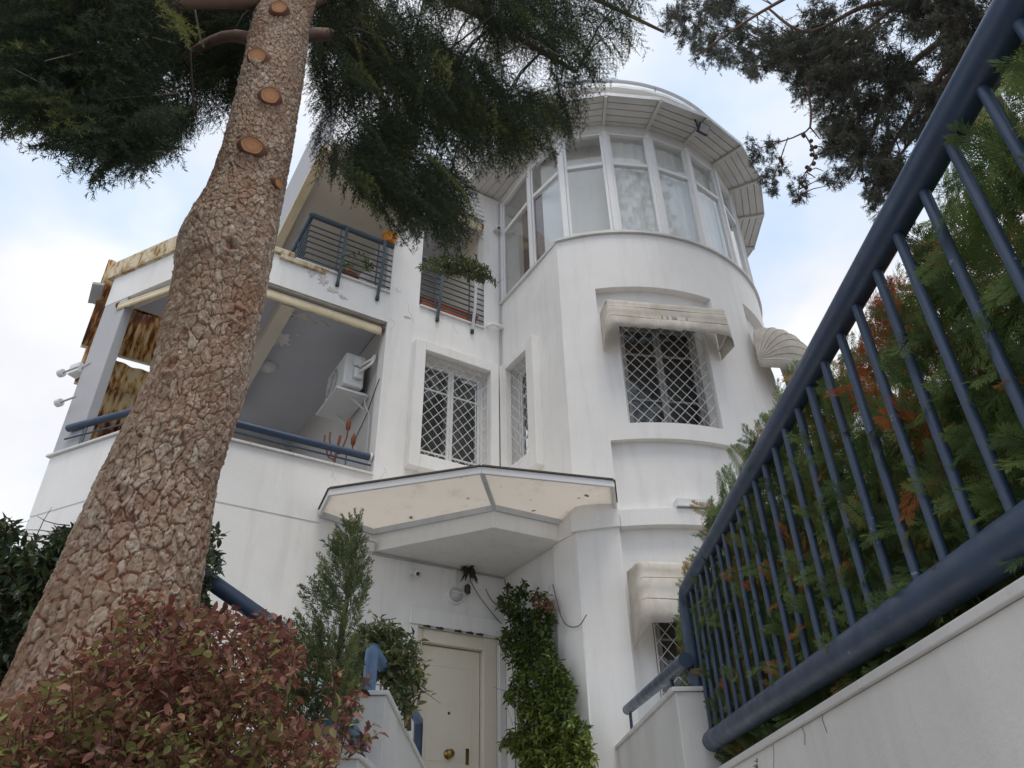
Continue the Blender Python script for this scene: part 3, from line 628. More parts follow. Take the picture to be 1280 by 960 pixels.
for s0, s1, ret, stays in ((-3.45, -2.05, True, (-2.95, -2.30)), (-1.53, -.34, False, (-1.26, -.62))):
    g_ = group_child('balcony_railing', hp((s0 + s1) / 2, 0, 8.6)); balcony_rail(s0, s1, ret, stays, g_)
MB().tube([hp(.05, .06, 8.12), hp(-.10, .10, 8.10), hp(-.22, .09, 8.10), hp(-.30, .03, 8.06)], .035, 8).build('drain_pipe', WHITE, A)
MB().tube([hp(-.03, .03, 7.3), hp(-.03, .03, 11.1)], .012, 6).build('corner_cable', GREYP, A)
MB().tube([hp(-.03, .03, 4.1), hp(-.03, .03, 7.3)], .008, 6).build('corner_cable', GREYP, A)
MB().tube([hp(-1.95, .012, 3.74), hp(-.9, .012, 3.745), hp(-.02, .012, 3.75)], .012, 6).build('wall_cable', GREYP, A)

# ------------------------------------------------------------------ retaining wall, blue fence and stair walls in front
XW, XR = 1.10, 1.20
copz = lambda y: .553 + .0128 * y
GW = thing('retaining_wall', 'white rendered retaining wall below the blue fence, cracked under its coping', 'wall', (1.3, 2, -1.6))
ys = [-2.5, 0, 1, 2, 3, 4, 5.56]
V = []; F = []
for y in ys: z = copz(y) - .032; V += [(XW + .018, y, -1.6), (XW + .018, y, z), (1.42, y, z), (1.42, y, -1.6)]
for i in range(len(ys) - 1): F += [(4 * i + k, 4 * i + (k + 1) % 4, 4 * i + 4 + (k + 1) % 4, 4 * i + 4 + k) for k in range(4)]
F += [(0, 1, 2, 3), (len(V) - 4, len(V) - 3, len(V) - 2, len(V) - 1)]
MB().add(V, F).build('wall_body', WALLW, GW)
cuts = [-2.5, -.9, .35, 1.5, 2.62, 3.7, 4.7, 5.6]
for a_, b_ in zip(cuts[:-1], cuts[1:]):
    MB().hexa([(XW, a_ + .002, copz(a_) - .03), (XW, b_ - .002, copz(b_) - .03), (1.44, b_ - .002, copz(b_) - .03), (1.44, a_ + .002, copz(a_) - .03), (XW, a_ + .002, copz(a_)), (XW, b_ - .002, copz(b_)), (1.44, b_ - .002, copz(b_)), (1.44, a_ + .002, copz(a_))]).build('coping_stone', MARBLE, GW, .004)
def crack(P0, steps, sz, par):
    m = MB(); p_ = np.array(P0, float)
    for k in range(steps):
        q = p_ + np.array([0, RNG.uniform(-.02, .03), -RNG.uniform(.012, .03)]); m.beam(p_, q, .004, .0035, (0, 1, 0)); p_ = q
    m.build('crack', STAIN, par)
for y in (3.05, 3.3, 3.72): crack((XW + .0175, y, copz(y) - .034), int(RNG.integers(3, 8)), 0, GW)
RZ = lambda y: 1.705 + .021 * y; BZ = lambda y: .645 + .034 * y; YE = 5.42
FE = thing('metal_fence', 'dark blue tubular fence on the white wall, hedge growing behind it', 'fence', (XR, 2, copz(2)))
e = [np.array([XR, y, RZ(y)]) for y in (-.9, 0, 1, 2, 3, 4, YE - .12)]
e += [np.array([XR, YE - .12 + .12 * math.sin(a), RZ(YE) - .12 + .12 * math.cos(a)]) for a in (.4, .8, 1.2, 1.57)] + [np.array([XR, YE, RZ(YE) - .5]), np.array([XR, YE, .2])]
MB().tube(e, .053, 20).build('top_rail', BLUE, FE)
MB().tube([(XR, y, BZ(y)) for y in (-.9, 1, 3, YE)], .060, 20).build('bottom_rail', BLUE, FE)
y = .28 * 1.2; yb = []
while y < YE - .12: yb.append(y); y += .174
for y in yb:
    MB().tube([(XR, y, BZ(y) + .03), (XR + RNG.uniform(-.003, .003), y + RNG.uniform(-.004, .004), RZ(y) - .03)], .0158, 12).build('bar', BLUE, FE)
MB().box(XR - .05, XR + .06, YE - .03, YE - .01, .9, 1.2).build('post_plate', BLUE, FE)
SR = thing('stair_wall', 'low white stair wall with marble coping beside the round tower, right of the steps', 'wall', (1.2, 6, -1.6))
zc = lambda y: 1.15 + .0574 * (y - 5.24)
MB().hexa([(1.012, 5.25, -1.6), (1.012, 8.85, -1.6), (1.34, 8.85, -1.6), (1.34, 5.25, -1.6), (1.012, 5.25, zc(5.24) - .03), (1.012, 8.85, zc(8.85) - .03), (1.34, 8.85, zc(8.85) - .03), (1.34, 5.25, zc(5.24) - .03)]).build('wall_body', MARBLE, SR, .006)
for a_, b_ in ((5.235, 6.4), (6.4, 7.6), (7.6, 8.9)): MB().hexa([(.99, a_ + .002, zc(a_) - .029), (.99, b_, zc(b_) - .029), (1.36, b_, zc(b_) - .029), (1.36, a_ + .002, zc(a_) - .029), (.99, a_ + .002, zc(a_)), (.99, b_, zc(b_)), (1.36, b_, zc(b_)), (1.36, a_ + .002, zc(a_))]).build('coping_stone', MARBLE, SR, .004)
HR = thing('handrail', 'short blue handrail with a rounded end above the stair wall by the tower', 'handrail', (1.12, 7, zc(7)))
hz = lambda y: 1.37 + .099 * (y - 5.7)
MB().tube([(1.12, 5.3, hz(5.3)), (1.12, 7, hz(7)), (1.12, 8.5, hz(8.5)), (1.12, 8.56, hz(8.54)), (1.12, 8.6, hz(8.56))], [.05, .05, .05, .04, .012], 16).build('rail_tube', BLUE, HR)
for y in (5.9, 8.3): MB().tube([(1.12, y, zc(y)), (1.12, y, hz(y))], .016, 8).build('bracket', BLUE, HR)
LW = thing('stair_wall', 'white stepped stair wall in front of the cream door, left of the steps', 'wall', (-1.1, 7, -1.6))
MB().hexa([(-1.32, 5.9, -1.6), (-.962, 5.9, -1.6), (-.962, 9.3, -1.6), (-1.32, 9.3, -1.6), (-1.32, 5.9, 1.275), (-.962, 5.9, 1.275), (-.962, 9.3, 1.08), (-1.32, 9.3, 1.08)]).build('wall_body', MARBLE, LW, .006)
for a_, b_ in ((5.88, 7.3), (7.3, 9.3)):
    f_ = lambda y: 1.31 - .0573 * (y - 5.9)
    MB().hexa([(-1.34, a_ + .002, f_(a_) - .032), (-.94, a_ + .002, f_(a_) - .032), (-.94, b_, f_(b_) - .032), (-1.34, b_, f_(b_) - .032), (-1.34, a_ + .002, f_(a_)), (-.94, a_ + .002, f_(a_)), (-.94, b_, f_(b_)), (-1.34, b_, f_(b_))]).build('coping_stone', MARBLE, LW, .004)
MB().box(-1.32, -.962, 5.05, 5.895, -1.6, .735).build('lower_wall_body', MARBLE, LW, .006); MB().box(-1.34, -.94, 5.03, 5.89, .737, .768).build('coping_stone', MARBLE, LW, .004)
def hoop(name, label, a, b, r, z0, mat=BLUEL):
    T = thing(name, label, 'handrail', (a[0], a[1], z0)); a = np.array(a); b = np.array(b)
    d = (b - a) / np.linalg.norm(b - a); k = .035
    MB().tube([(a[0], a[1], z0), a - Zd * k * 1.6, a - Zd * k * .5 + d * k * .25, a + d * k * 1.4], r, 16).build('post', mat, T)
    MB().tube([a + d * k * .2, a + d * .5, b - d * .06, b], r, 16).build('rail_tube', mat, T)
    return T, d, b
T, d, b = hoop('handrail', 'faded blue pipe handrail on the upper stair wall, ending by the cream door', (-1.1, 5.95, 1.62), (-1.10, 9.05, 1.69), .05, 1.30)
MB().tube([b - d * .04, b + d * .03 - Zd * .05, b + d * .03 - Zd * .55], .05, 14).build('end_post', BLUE, T)
hoop('handrail', 'faded blue pipe handrail on the lower stair wall, half behind red leaves', (-1.1, 4.86, 1.01), (-1.12, 6.2, .93), .05, .74)
T = thing('handrail', 'blue sloping pipe handrail emerging behind the red hedge at the house wall', 'handrail', at(275, 735, 5.0) - Zd * 1.9)
MB().tube([at(215, 690, 5.0), at(275, 735, 5.0), at(340, 781, 5.0), at(356, 792, 5.0)], .05, 14).build('rail_tube', BLUE, T)
# raised planting bed on the left
BED = place('planting_bed', np_mesh('planting_bed', [(-9, .9, .1), (-1.34, .9, -.05), (-1.34, 7.2, .45), (-5.4, 4.6, .45), (-9, 3, .4), (-9, .9, -1.6), (-1.34, .9, -1.6), (-1.34, 7.2, -1.6)], [(0, 1, 2, 3), (0, 3, 4, 4), (0, 5, 6, 1), (1, 6, 7, 2)], SOIL), kind='structure', label='soil planting bed left of the steps')
place('hedge_bed', np_mesh('hedge_bed', [(1.42, -2, .45), (12, -2, .45), (12, 7.6, .6), (1.42, 7.6, .6)], [(0, 1, 2, 3)], SOIL), kind='structure', label='soil bed behind the blue fence')

# ------------------------------------------------------------------ things fixed to the house
def awning(name, label, th0, th1, zt, drop, out, nfold=3, group=None):
    "fabric dutch awning pulled half shut over a tower window"
    pa, pb = tw(th1, TR + .005, 0), tw(th0, TR + .005, 0); e = (pb - pa) / np.linalg.norm(pb - pa); ln = np.linalg.norm(pb - pa)
    o_ = (pa + pb) / 2 - hp(*TC, 0); o_[2] = 0; o_ /= np.linalg.norm(o_)
    sag = TR - np.linalg.norm(((pa + pb) / 2 - hp(*TC, 0))[:2])
    Pw = lambda a, o, z: pa + e * a + o_ * o + Zd * z
    T = thing(name, label, 'awning', Pw(ln / 2, sag, zt - drop), group)
    nu = 70; prof = [(.03, .03), (.17, .025), (.30, .005), (.35, -.03), (.366, -.09), (.374, -.16), (.382, -.17), (.388, -.26), (.394, -.36), (.406, -.37), (.414, -.46), (.420, -.575)]
    prof = [(sag + o * out / .4, z * drop / .6) for o, z in prof]
    V = []; F = []; np_ = len(prof); us_ = np.linspace(0, 1, nu + 1)
    for i, u in enumerate(us_):
        w = abs(2 * u - 1); tap = min(1, (1 - w) * 14)             # rounded shoulders at both ends
        for j, (o, z) in enumerate(prof):
            oo = o - (1 - tap) ** 2 * .10 * (j > 2); a = ln * u; zz = z - (1 - tap) ** 2 * .03
            a += (u - .5) * .10 * j / np_
            wob = .004 * math.sin(u * 9 + j * .9) * (j > 4) + .012 * math.sin(u * 33 + .4 * j) * (j > 9) + .0015 * RNG.normal() * (j > 8)
            if j == np_ - 1: zz += -.05 * abs(math.sin(u * math.pi * 5.0)) ** .7 + .045 - .13 * max(0, (w - .90) / .10)
            V.append(Pw(a, oo + wob, zt + zz + wob * .5))
    for i in range(nu):
        for j in range(np_ - 1): F.append((i * np_ + j, (i + 1) * np_ + j, (i + 1) * np_ + j + 1, i * np_ + j + 1))
    for i0 in (0, nu):                                   # pleated side cheeks
        base = len(V); 
        for j, (o, z) in enumerate(prof):
            q = np.array(V[i0 * np_ + j]); a_end = ln * (0 if i0 == 0 else 1); zz = z * (1.0 if j < np_ - 1 else 1.15)
            V.append(Pw(a_end + (.0 if i0 == 0 else .0), .012 + sag * 0 + .0, zt + zz * 1.05)); 
        for j in range(np_ - 1): F.append((i0 * np_ + j, i0 * np_ + j + 1, base + j + 1, base + j))
    me = np_mesh('canvas', V, F, CANVAS, True); o = place('canvas', me, T); es = o.modifiers.new('folds', 'EDGE_SPLIT'); es.split_angle = R(50); sm = o.modifiers.new('thick', 'SOLIDIFY'); sm.thickness = .006
    for k in (5, 8):                                     # folded battens pressing through the cloth
        MB().tube([np.array(V[i * np_ + k]) + o_ * .007 for i in range(1, nu)], .0055, 6).build('batten', SEAM, T)
    for a in (.03, ln - .03): MB().beam(Pw(a, sag * 0 + .02, zt - drop * .9), Pw(a, sag + out * .95, zt - drop * .78), .02, .02).build('arm', ALU, T)
    return T
awning('fabric_awning', 'dirty white fabric awning over the large latticed tower window', 95.0, 130.6, 7.04, .56, .30)
awning('fabric_awning', 'dirty white fabric awning over the lower tower window, beside the fence post', 95.0, 130.6, 3.16, .74, .38)
# dome awning round the side of the tower
def dome_awning(label, thc, half, zc_, rad):
    c = tw(thc, TR + .01, zc_); o_ = c - hp(*TC, zc_); o_ /= np.linalg.norm(o_); e = np.array([-o_[1], o_[0], 0])
    T = thing('dome_awning', label, 'awning', c); n = 8; mseg = 16
    V = []; F = []
    for i in range(n + 1):
        al = R(90 - 105 * i / n)                         # ribs swing from the wall (up) down to the front
        for j in range(mseg + 1):
            b_ = math.pi * j / mseg; x = -half * math.cos(b_); q = max(0, math.sin(b_)) ** .55
            puff = 1 - .035 * (i % 1)
            V.append(c + e * x + (o_ * (math.cos(al) * rad * .80) + Zd * (math.sin(al) * rad)) * q * puff)
    for i in range(n):
        for j in range(mseg): F.append((i * (mseg + 1) + j, (i + 1) * (mseg + 1) + j, (i + 1) * (mseg + 1) + j + 1, i * (mseg + 1) + j + 1))
    # scalloped valance
    b0 = n * (mseg + 1); k0 = len(V)
    for j in range(mseg + 1): V.append(np.array(V[b0 + j]) - Zd * (.12 + .05 * abs(math.sin(j * math.pi / 4)) + RNG.uniform(0, .02)))
    for j in range(mseg): F.append((b0 + j, k0 + j, k0 + j + 1, b0 + j + 1))
    o = place('canvas', np_mesh('canvas', V, F, CANVAS, True), T); o.modifiers.new('thick', 'SOLIDIFY').thickness = .005
    for i in range(1, n + 1): MB().tube([np.array(V[i * (mseg + 1) + j]) for j in range(mseg + 1)], .009, 6).build('rib', CANVAS if i < n else ALU, T)
dome_awning('dirty white dome shaped awning on the far right side of the tower', 66, .76, 6.62, .84)
# rolled cream awnings
def roll(label, P0, P1, drop, back):
    T = thing('rolled_awning', label, 'awning', (np.array(P0) + P1) / 2)
    P0 = np.array(P0, float); P1 = np.array(P1, float); back = np.array(back, float)
    MB().tube([P0, P1], .05, 14).build('fabric_roll', CREAMC, T); MB().tube([P0 + Zd * .06, P1 + Zd * .06], .016, 8).build('roller_bar', ALU, T)
    n = 24; V = []; F = []
    for k in range(n + 1):
        q = P0 + (P1 - P0) * k / n; V += [q - back * .045, q - back * .05 - Zd * (drop * .6), q - back * .045 - Zd * (drop + .008 * math.sin(k * 2.3))]
    for k in range(n): F += [(3 * k, 3 * k + 3, 3 * k + 4, 3 * k + 1), (3 * k + 1, 3 * k + 4, 3 * k + 5, 3 * k + 2)]
    o = place('valance', np_mesh('valance', V, F, CREAMC, True), T); o.modifiers.new('thick', 'SOLIDIFY').thickness = .006
    d_ = (P1 - P0) / np.linalg.norm(P1 - P0)
    for q in (P0 - d_ * .02, P1 + d_ * .005): MB().lathe(q, d_, [(.07, 0), (.07, .018)], 12).build('end_bracket', RUSTY, T)
roll('cream rolled awning across the front loggia, above the air conditioner', hp(-4.5, -.10, 7.36), hp(-2.10, -.10, 7.36), .13, nF)
roll('cream rolled awning in the narrow bay opening left of the cedar trunk', cp(.18, -.10, 7.22), cp(1.50, -.03, 7.22), .10, -NC)
roll('cream rolled awning above the balcony beside the glazed tower', hp(-1.50, -.08, 10.45), hp(-.36, -.08, 10.45), .16, nF)
roll('cream rolled awning above the balcony with the orange pot', hp(-2.9, .05, 9.78), hp(-1.62, .05, 9.78), .16, nF)
# air conditioner on the loggia side wall
AC = thing('air_conditioner', 'white outdoor air conditioner unit with curled pipes on the loggia wall', 'air conditioner', hp(-2.25, -.8, 6.3))
MB().hbox(-2.46, -2.14, -1.32, -.50, 6.50, 7.08).build('casing', PLASTIC, AC, .025)
MB().lathe(hp(-2.462, -1.05, 6.80), -dF, [(.24, 0), (.24, .012), (.22, .014), (.22, .004), (.05, .004), (.05, .02)], 26).build('fan_grille', GREYP, AC)
for k in range(5): MB().lathe(hp(-2.464, -1.05, 6.80), -dF, [(.04 + k * .04, .006), (.04 + k * .04, .016), (.046 + k * .04, .016), (.046 + k * .04, .006)], 26).build('grille_ring', GRILLE, AC)
for k in range(7): MB().hbox(-2.42 + .04 * k, -2.405 + .04 * k, -.502, -.494, 6.56, 6.95).build('vent_slat', GRILLE, AC)
MB().hbox(-2.32, -2.18, -.50, -.43, 6.62, 6.80).build('valve_cover', PLASTIC, AC, .02); MB().hbox(-2.34, -2.2, -.50, -.455, 6.85, 7.0).build('valve_cover', PLASTIC, AC, .02)
for k in range(2): MB().tube([hp(-2.25, -.43, 6.72 + .1 * k), hp(-2.22, -.30, 6.72 + .1 * k), hp(-2.14, -.24, 6.80 + .08 * k), hp(-2.09, -.26, 6.95 + .03 * k), hp(-2.07, -.36, 7.05), hp(-2.05, -.5, 7.06 - .05 * k)], .022, 8).build('pipe', PIPE, AC)
for t_ in (-1.2, -.6): MB().beam(hp(-2.05, t_, 6.46), hp(-2.52, t_, 6.46), .035, .05).beam(hp(-2.05, t_, 6.2), hp(-2.4, t_, 6.44), .025, .025).build('bracket', PLASTIC, AC)
MB().hbox(-2.56, -2.06, -1.36, -.46, 6.36, 6.385).build('drip_tray', PLASTIC, AC, .006)
for k in range(9): MB().hbox(-2.52, -2.10, -1.31 + k * .09, -1.26 + k * .09, 6.388, 6.40).build('tray_rib', GRILLE, AC)
MB().tube([hp(-2.1, -.5, 6.36), hp(-2.12, -.4, 6.15), hp(-2.07, -.3, 5.95), hp(-2.07, -.25, 5.2)], .009, 6).build('drain_hose', GREYP, AC)
MB().tube([hp(-2.06, -.06, 6.45), hp(-2.06, -.5, 6.0), hp(-2.06, -.9, 5.8)], .007, 6).build('cable', BLACKM, AC)
# rusty lantern tree on the loggia
CT = thing('lantern_stand', 'rusty iron stand with branching arms and orange lanterns behind loggia rail', 'lantern', hp(-2.45, -.5, 4.7))
MB().tube([hp(-2.45, -.5, 4.71), hp(-2.44, -.5, 5.2), hp(-2.40, -.5, 5.6)], .02, 8).build('stem', RUSTY, CT)
for k, (s_, z_) in enumerate(((-2.62, 5.55), (-2.55, 5.62), (-2.30, 5.72), (-2.20, 5.5))):
    MB().tube([hp(-2.44, -.5, 5.2 + .05 * k), hp((s_ - 2.44) / 2, -.5, 5.22 + .05 * k), hp(s_, -.5, z_ - .1), hp(s_, -.5, z_)], .012, 6).build('arm', RUSTY, CT)
for s_, z_ in ((-2.30, 5.72), (-2.20, 5.5)):
    MB().lathe(hp(s_, -.5, z_), (0, 0, 1), [(.015, 0), (.034, .03), (.038, .12), (.02, .17), (.006, .21)], 8).build('lantern', paint('rusty_tin', (.20, .06, .022), .7), CT)
# wicker chair back and small ceiling rose
CR = thing('ceiling_lamp', 'round white ceiling lamp base on the flaking loggia ceiling', 'lamp', hp(-3.27, -2.16, 7.5)); 
MB().lathe(hp(-3.27, -2.16, 7.548), (0, 0, -1), [(.16, 0), (.16, .03), (.12, .07), (.04, .09)], 18).build('lamp_base', PLASTIC, CR)
BL = thing('bulkhead_lamp', 'round white bulkhead lamp with half hood on wall above the front door', 'lamp', hp(-.76, .0, 3.39))
MB().lathe(hp(-.76, .0, 3.39), -nF, [(.125, .0), (.125, .03), (.115, .045), (.095, .045), (.093, .035)], 22).build('lamp_ring', PLASTIC, BL)
MB().lathe(hp(-.76, .034, 3.39), -nF, [(.094, 0), (.09, .035), (.065, .065), (.03, .078), (.004, .08)], 20).build('lamp_glass', paint('frosted_glass', (.42, .42, .40), .25), BL)
MB().beam(hp(-.86, .118, 3.40), hp(-.66, .118, 3.40), .012, .01).build('guard_bar', PLASTIC, BL); MB().tube([hp(-.76, .02, 3.5), hp(-.76, .02, 3.74)], .01, 6).build('conduit', PLASTIC, BL)
def camera_unit(label, P, mat=PLASTIC):
    T = thing('security_camera', label, 'camera', P); P = np.array(P)
    MB().lathe(P, -nF, [(.05, 0), (.05, .02), (.02, .03), (.02, .08)], 12).build('mount', mat, T)
    q = P - nF * .11 - Zd * .02; MB().lathe(q + nF * .05, -nF - Zd * .5, [(.02, -.02), (.045, 0), (.045, .11), (.05, .115), (.03, .12)], 14).build('camera_body', mat, T)
    MB().lathe(q + nF * .05 + (-nF - Zd * .5) / 1.118 * .122, -nF - Zd * .5, [(.026, 0), (.02, .006)], 12).build('lens', DARK, T)
camera_unit('small white security camera on wall under the canopy, left of round lamp', hp(-1.38, .0, 3.60)); camera_unit('white security camera on the pillar beside the glazed tower corner', hp(-.12, .0, 10.42))
VB = thing('vent_box', 'small white louvred vent box on the tower below latticed window', 'vent', tw(112.5, TR - .1, 3.97))
c_ = tw(112.5, TR - .10, 4.06); o_ = c_ - hp(*TC, 4.06); o_ /= np.linalg.norm(o_); e_ = np.array([-o_[1], o_[0], 0])
MB().hexa([c_ + e_ * a + o_ * w + Zd * z for z in (-.05, .05) for a, w in ((-.2, 0), (.2, 0), (.2, .14), (-.2, .14))]).build('casing', PLASTIC, VB, .008)
MB().hexa([c_ + e_ * a + o_ * w + Zd * z for z in (-.075, -.052) for a, w in ((-.22, 0), (.22, 0), (.22, .17), (-.22, .17))]).build('lip', PLASTIC, VB, .004)
WB = thing('junction_box', 'small white box on the house wall under the canopy\'s left end', 'box', hp(-2.03, 0, 3.8))
MB().hbox(-2.13, -1.96, .0, .09, 3.74, 3.86).build('casing', PLASTIC, WB, .01); MB().hbox(-2.14, -1.95, -.0, .11, 3.862, 3.88).build('lid', PLASTIC, WB, .003)
FL = thing('floodlight', 'square grey floodlight hanging under the tower eave', 'floodlight', tw(90.5, 3.30, 11.25))
c_ = tw(91.5, 3.30, 11.10); o_ = c_ - hp(*TC, 11.10); o_ /= np.linalg.norm(o_); e_ = np.array([-o_[1], o_[0], 0]); dn = (o_ * .8 - Zd * .6); un = np.cross(dn, e_)
MB().hexa([c_ + e_ * a + un * b * 1.0 + dn * w for w in (0, .06) for a, b in ((-.11, -.09), (.11, -.09), (.11, .09), (-.11, .09))]).build('housing', DARK, FL, .01)
MB().hexa([c_ + e_ * a + un * b * 1.0 + dn * w for w in (.062, .068) for a, b in ((-.09, -.07), (.09, -.07), (.09, .07), (-.09, .07))]).build('lens', paint('floodlight_glass', (.35, .37, .38), .15), FL)
for sx in (-1, 1): MB().beam(c_ + e_ * .12 * sx + dn * .02, c_ + e_ * .12 * sx + Zd * .19, .012, .03).build('yoke', DARK, FL)
HPL = thing('hanging_plant', 'dark dried plant hanging under the canopy slab, above the bulkhead lamp', 'plant', hp(-.62, .1, 3.55))
m = MB()
for k in range(34): 
    a_ = RNG.uniform(0, 6.28); q = hp(-.62, .14, 3.70); w = np.array([math.cos(a_) * .12, math.sin(a_) * .08, RNG.uniform(-.16, .1)]); m.tube([q, q + w * .6 + Zd * .03, q + w], [.006, .014, .003], 5)
m.build('leaves', paint('dried_leaves', (.035, .03, .022), .8), HPL)
SP = thing('spot_lamp', 'small black spot lamp on the wall below the hanging dried plant', 'lamp', hp(-.60, .02, 3.45)); MB().lathe(hp(-.60, .06, 3.55), (0, 0, -1), [(.02, 0), (.04, .02), (.04, .12), (.03, .125)], 12).build('lamp_body', DARK, SP); MB().beam(hp(-.6, .0, 3.54), hp(-.6, .07, 3.54), .02, .02).build('arm', DARK, SP)
for lab, px_, zz in (('lower of two small wall spotlights on the house\'s left edge', (75, 503), .0), ('upper of two small wall spotlights on the house\'s left edge', (78, 466), .0)):
    r_ = ray(*px_); P_ = r_ * ((np.dot(C1, [0, 1, 0]) - .15) / r_[1]); T = thing('wall_spotlight', lab, 'lamp', P_)
    MB().lathe(P_, UC, [(.05, -.02), (.055, .0), (.055, .05), (.03, .06)], 12).build('lamp_head', PLASTIC, T); MB().tube([P_, P_ - UC * .30], .014, 6).build('arm', GREYP, T)
P_ = at(97, 463, np.linalg.norm(C1[:2]) + .1); T = thing('wall_lantern', 'white boxy wall lamp near the rusty sheets on the house\'s left edge', 'lamp', P_)
MB().hexa([P_ + UC * a + NC * b + Zd * z for z in (-.08, .08) for a, b in ((-.1, -.07), (.1, -.07), (.1, .07), (-.1, .07))]).build('lamp_body', PLASTIC, T, .015); MB().beam(P_, P_ - UC * .25 + Zd * .05, .03, .03).build('arm', GREYP, T)
# rusty screen behind the bay
RS = thing('rusty_screen', 'tall screen of rust streaked cream metal sheets beside the loggia', 'screen', hp(-5.3, -1.9, 4.8))
rows = [(8.42, 7.66, -5.98), (7.62, 6.86, -5.94), (6.74, 6.24, -5.86), (6.20, 5.60, -5.80), (5.56, 4.86, -5.72)]
for k, (z1, z0, sl) in enumerate(rows):
    nn = 46; V = []; F = []; tt = -1.90; lean = .10
    for i in range(nn + 1):
        s_ = sl + (1.9) * i / nn; wv = .018 * math.sin(i * 1.1)
        dz = .06 * math.sin(i * .16 + k) if k == 2 else .0
        for z, o in ((z0, -.06), ((z0 + z1) / 2, .0), (z1 + dz - .10 * (k == 2) * (i / nn), .05)): V.append(hp(s_, tt + wv + o, z))
    for i in range(nn): F += [(3 * i, 3 * i + 3, 3 * i + 4, 3 * i + 1), (3 * i + 1, 3 * i + 4, 3 * i + 5, 3 * i + 2)]
    o = place('metal_sheet', np_mesh('metal_sheet', V, F, RUSTSHEET, True), RS); o.modifiers.new('thick', 'SOLIDIFY').thickness = .006
    MB().beam(hp(sl, tt - .09, z0), hp(sl + 1.9, tt - .09, z0), .03, .05).build('rail', CREAMW, RS)
MB().hbox(-5.70, -5.64, -2.06, -2.0, 4.8, 8.4).build('post', CREAMW, RS)
MB().hexa([hp(*q) for q in ((-6.05, -1.5, 7.62), (-5.9, -1.5, 7.66), (-5.9, -2.0, 7.66), (-6.05, -2.0, 7.62), (-6.05, -1.5, 7.66), (-5.9, -1.5, 7.70), (-5.9, -2.0, 7.70), (-6.05, -2.0, 7.66))]).build('bracket', GREYP, RS)
# pots on the balconies
def trough(label, s0, s1, t0, t1, z, h):
    T = thing('planter_box', label, 'planter', hp((s0 + s1) / 2, (t0 + t1) / 2, z))
    MB().hexa([hp(*q) for q in ((s0 + .03, t0 + .02, z), (s1 - .03, t0 + .02, z), (s1 - .03, t1 - .02, z), (s0 + .03, t1 - .02, z), (s0, t0, z + h), (s1, t0, z + h), (s1, t1, z + h), (s0, t1, z + h))]).build('box', TERRA, T, .01)
    MB().hbox(s0 - .01, s1 + .01, t0 - .012, t1 + .012, z + h + .001, z + h + .03).build('rim', TERRA, T, .005)
    return T
trough('long terracotta planter behind the railing of the balcony beside the tower', -1.48, -.42, -.28, -.06, 8.10, .16)
def pot(label, P, r, h, mat):
    T = thing('flower_pot', label, 'pot', P); MB().lathe(P, (0, 0, 1), [(r * .7, 0), (r * .98, h * .85), (r * 1.08, h * .86), (r * 1.08, h), (r * .92, h), (r * .9, h * .9)], 20).build('pot_body', mat, T); return T
pot('terracotta bowl pot behind the left balcony railing', hp(-2.72, -.22, 8.09), .20, .16, TERRA)
pot('bright orange pot hung on the left balcony railing', hp(-2.14, .03, 9.08), .12, .17, ORANGE)

# ------------------------------------------------------------------ plants: instanced templates merged with numpy
def frame(d, roll):
    "rotation matrices (n,3,3) whose columns are x (side), y (along d), z (normal)"
    d = d / np.linalg.norm(d, axis=1, keepdims=True); ref = np.tile([0, 0, 1.], (len(d), 1)); ref[np.abs(d[:, 2]) > .95] = (1., 0, 0)
    x = np.cross(d, ref); x /= np.linalg.norm(x, axis=1, keepdims=True); z = np.cross(x, d)
    c, s = np.cos(roll)[:, None], np.sin(roll)[:, None]
    return np.stack([x * c + z * s, d, -x * s + z * c], 2)
def face_frame(d, face):
    "like frame(), but each blade turns its flat side towards the direction 'face'"
    d = d / np.linalg.norm(d, axis=1, keepdims=True); z = face - (face * d).sum(1, keepdims=True) * d; z /= np.linalg.norm(z, axis=1, keepdims=True) + 1e-9
    return np.stack([np.cross(d, z), d, z], 2)
def inst(TV, TF, O, Rm, S, tint, tvar=None):
    n, k = len(O), len(TV); V = np.einsum('nij,kj->nki', Rm, TV) * np.asarray(S)[:, None, None] + O[:, None, :]
    F = (TF[None] + (np.arange(n) * k)[:, None, None]).reshape(-1, TF.shape[1]); tn = np.repeat(tint, k)
    if tvar is not None: tn = np.clip(tn + np.tile(tvar, n), 0, 1)
    return V.reshape(-1, 3), F, tn
def cat(parts):
    V = []; F = []; T = []; o = 0
    for v, f, t in parts: V.append(v); F.append(f + o); T.append(t); o += len(v)
    return np.concatenate(V), np.concatenate(F), np.concatenate(T)
def inside(poly, P):
    x, y = P[:, 0], P[:, 1]; c = np.zeros(len(P), bool); n = len(poly)
    for i in range(n):
        (x0, y0), (x1, y1) = poly[i], poly[(i + 1) % n]
        h = ((y0 > y) != (y1 > y)) & (x < (x1 - x0) * (y - y0) / (y1 - y0 + 1e-9) + x0); c ^= h
    return c
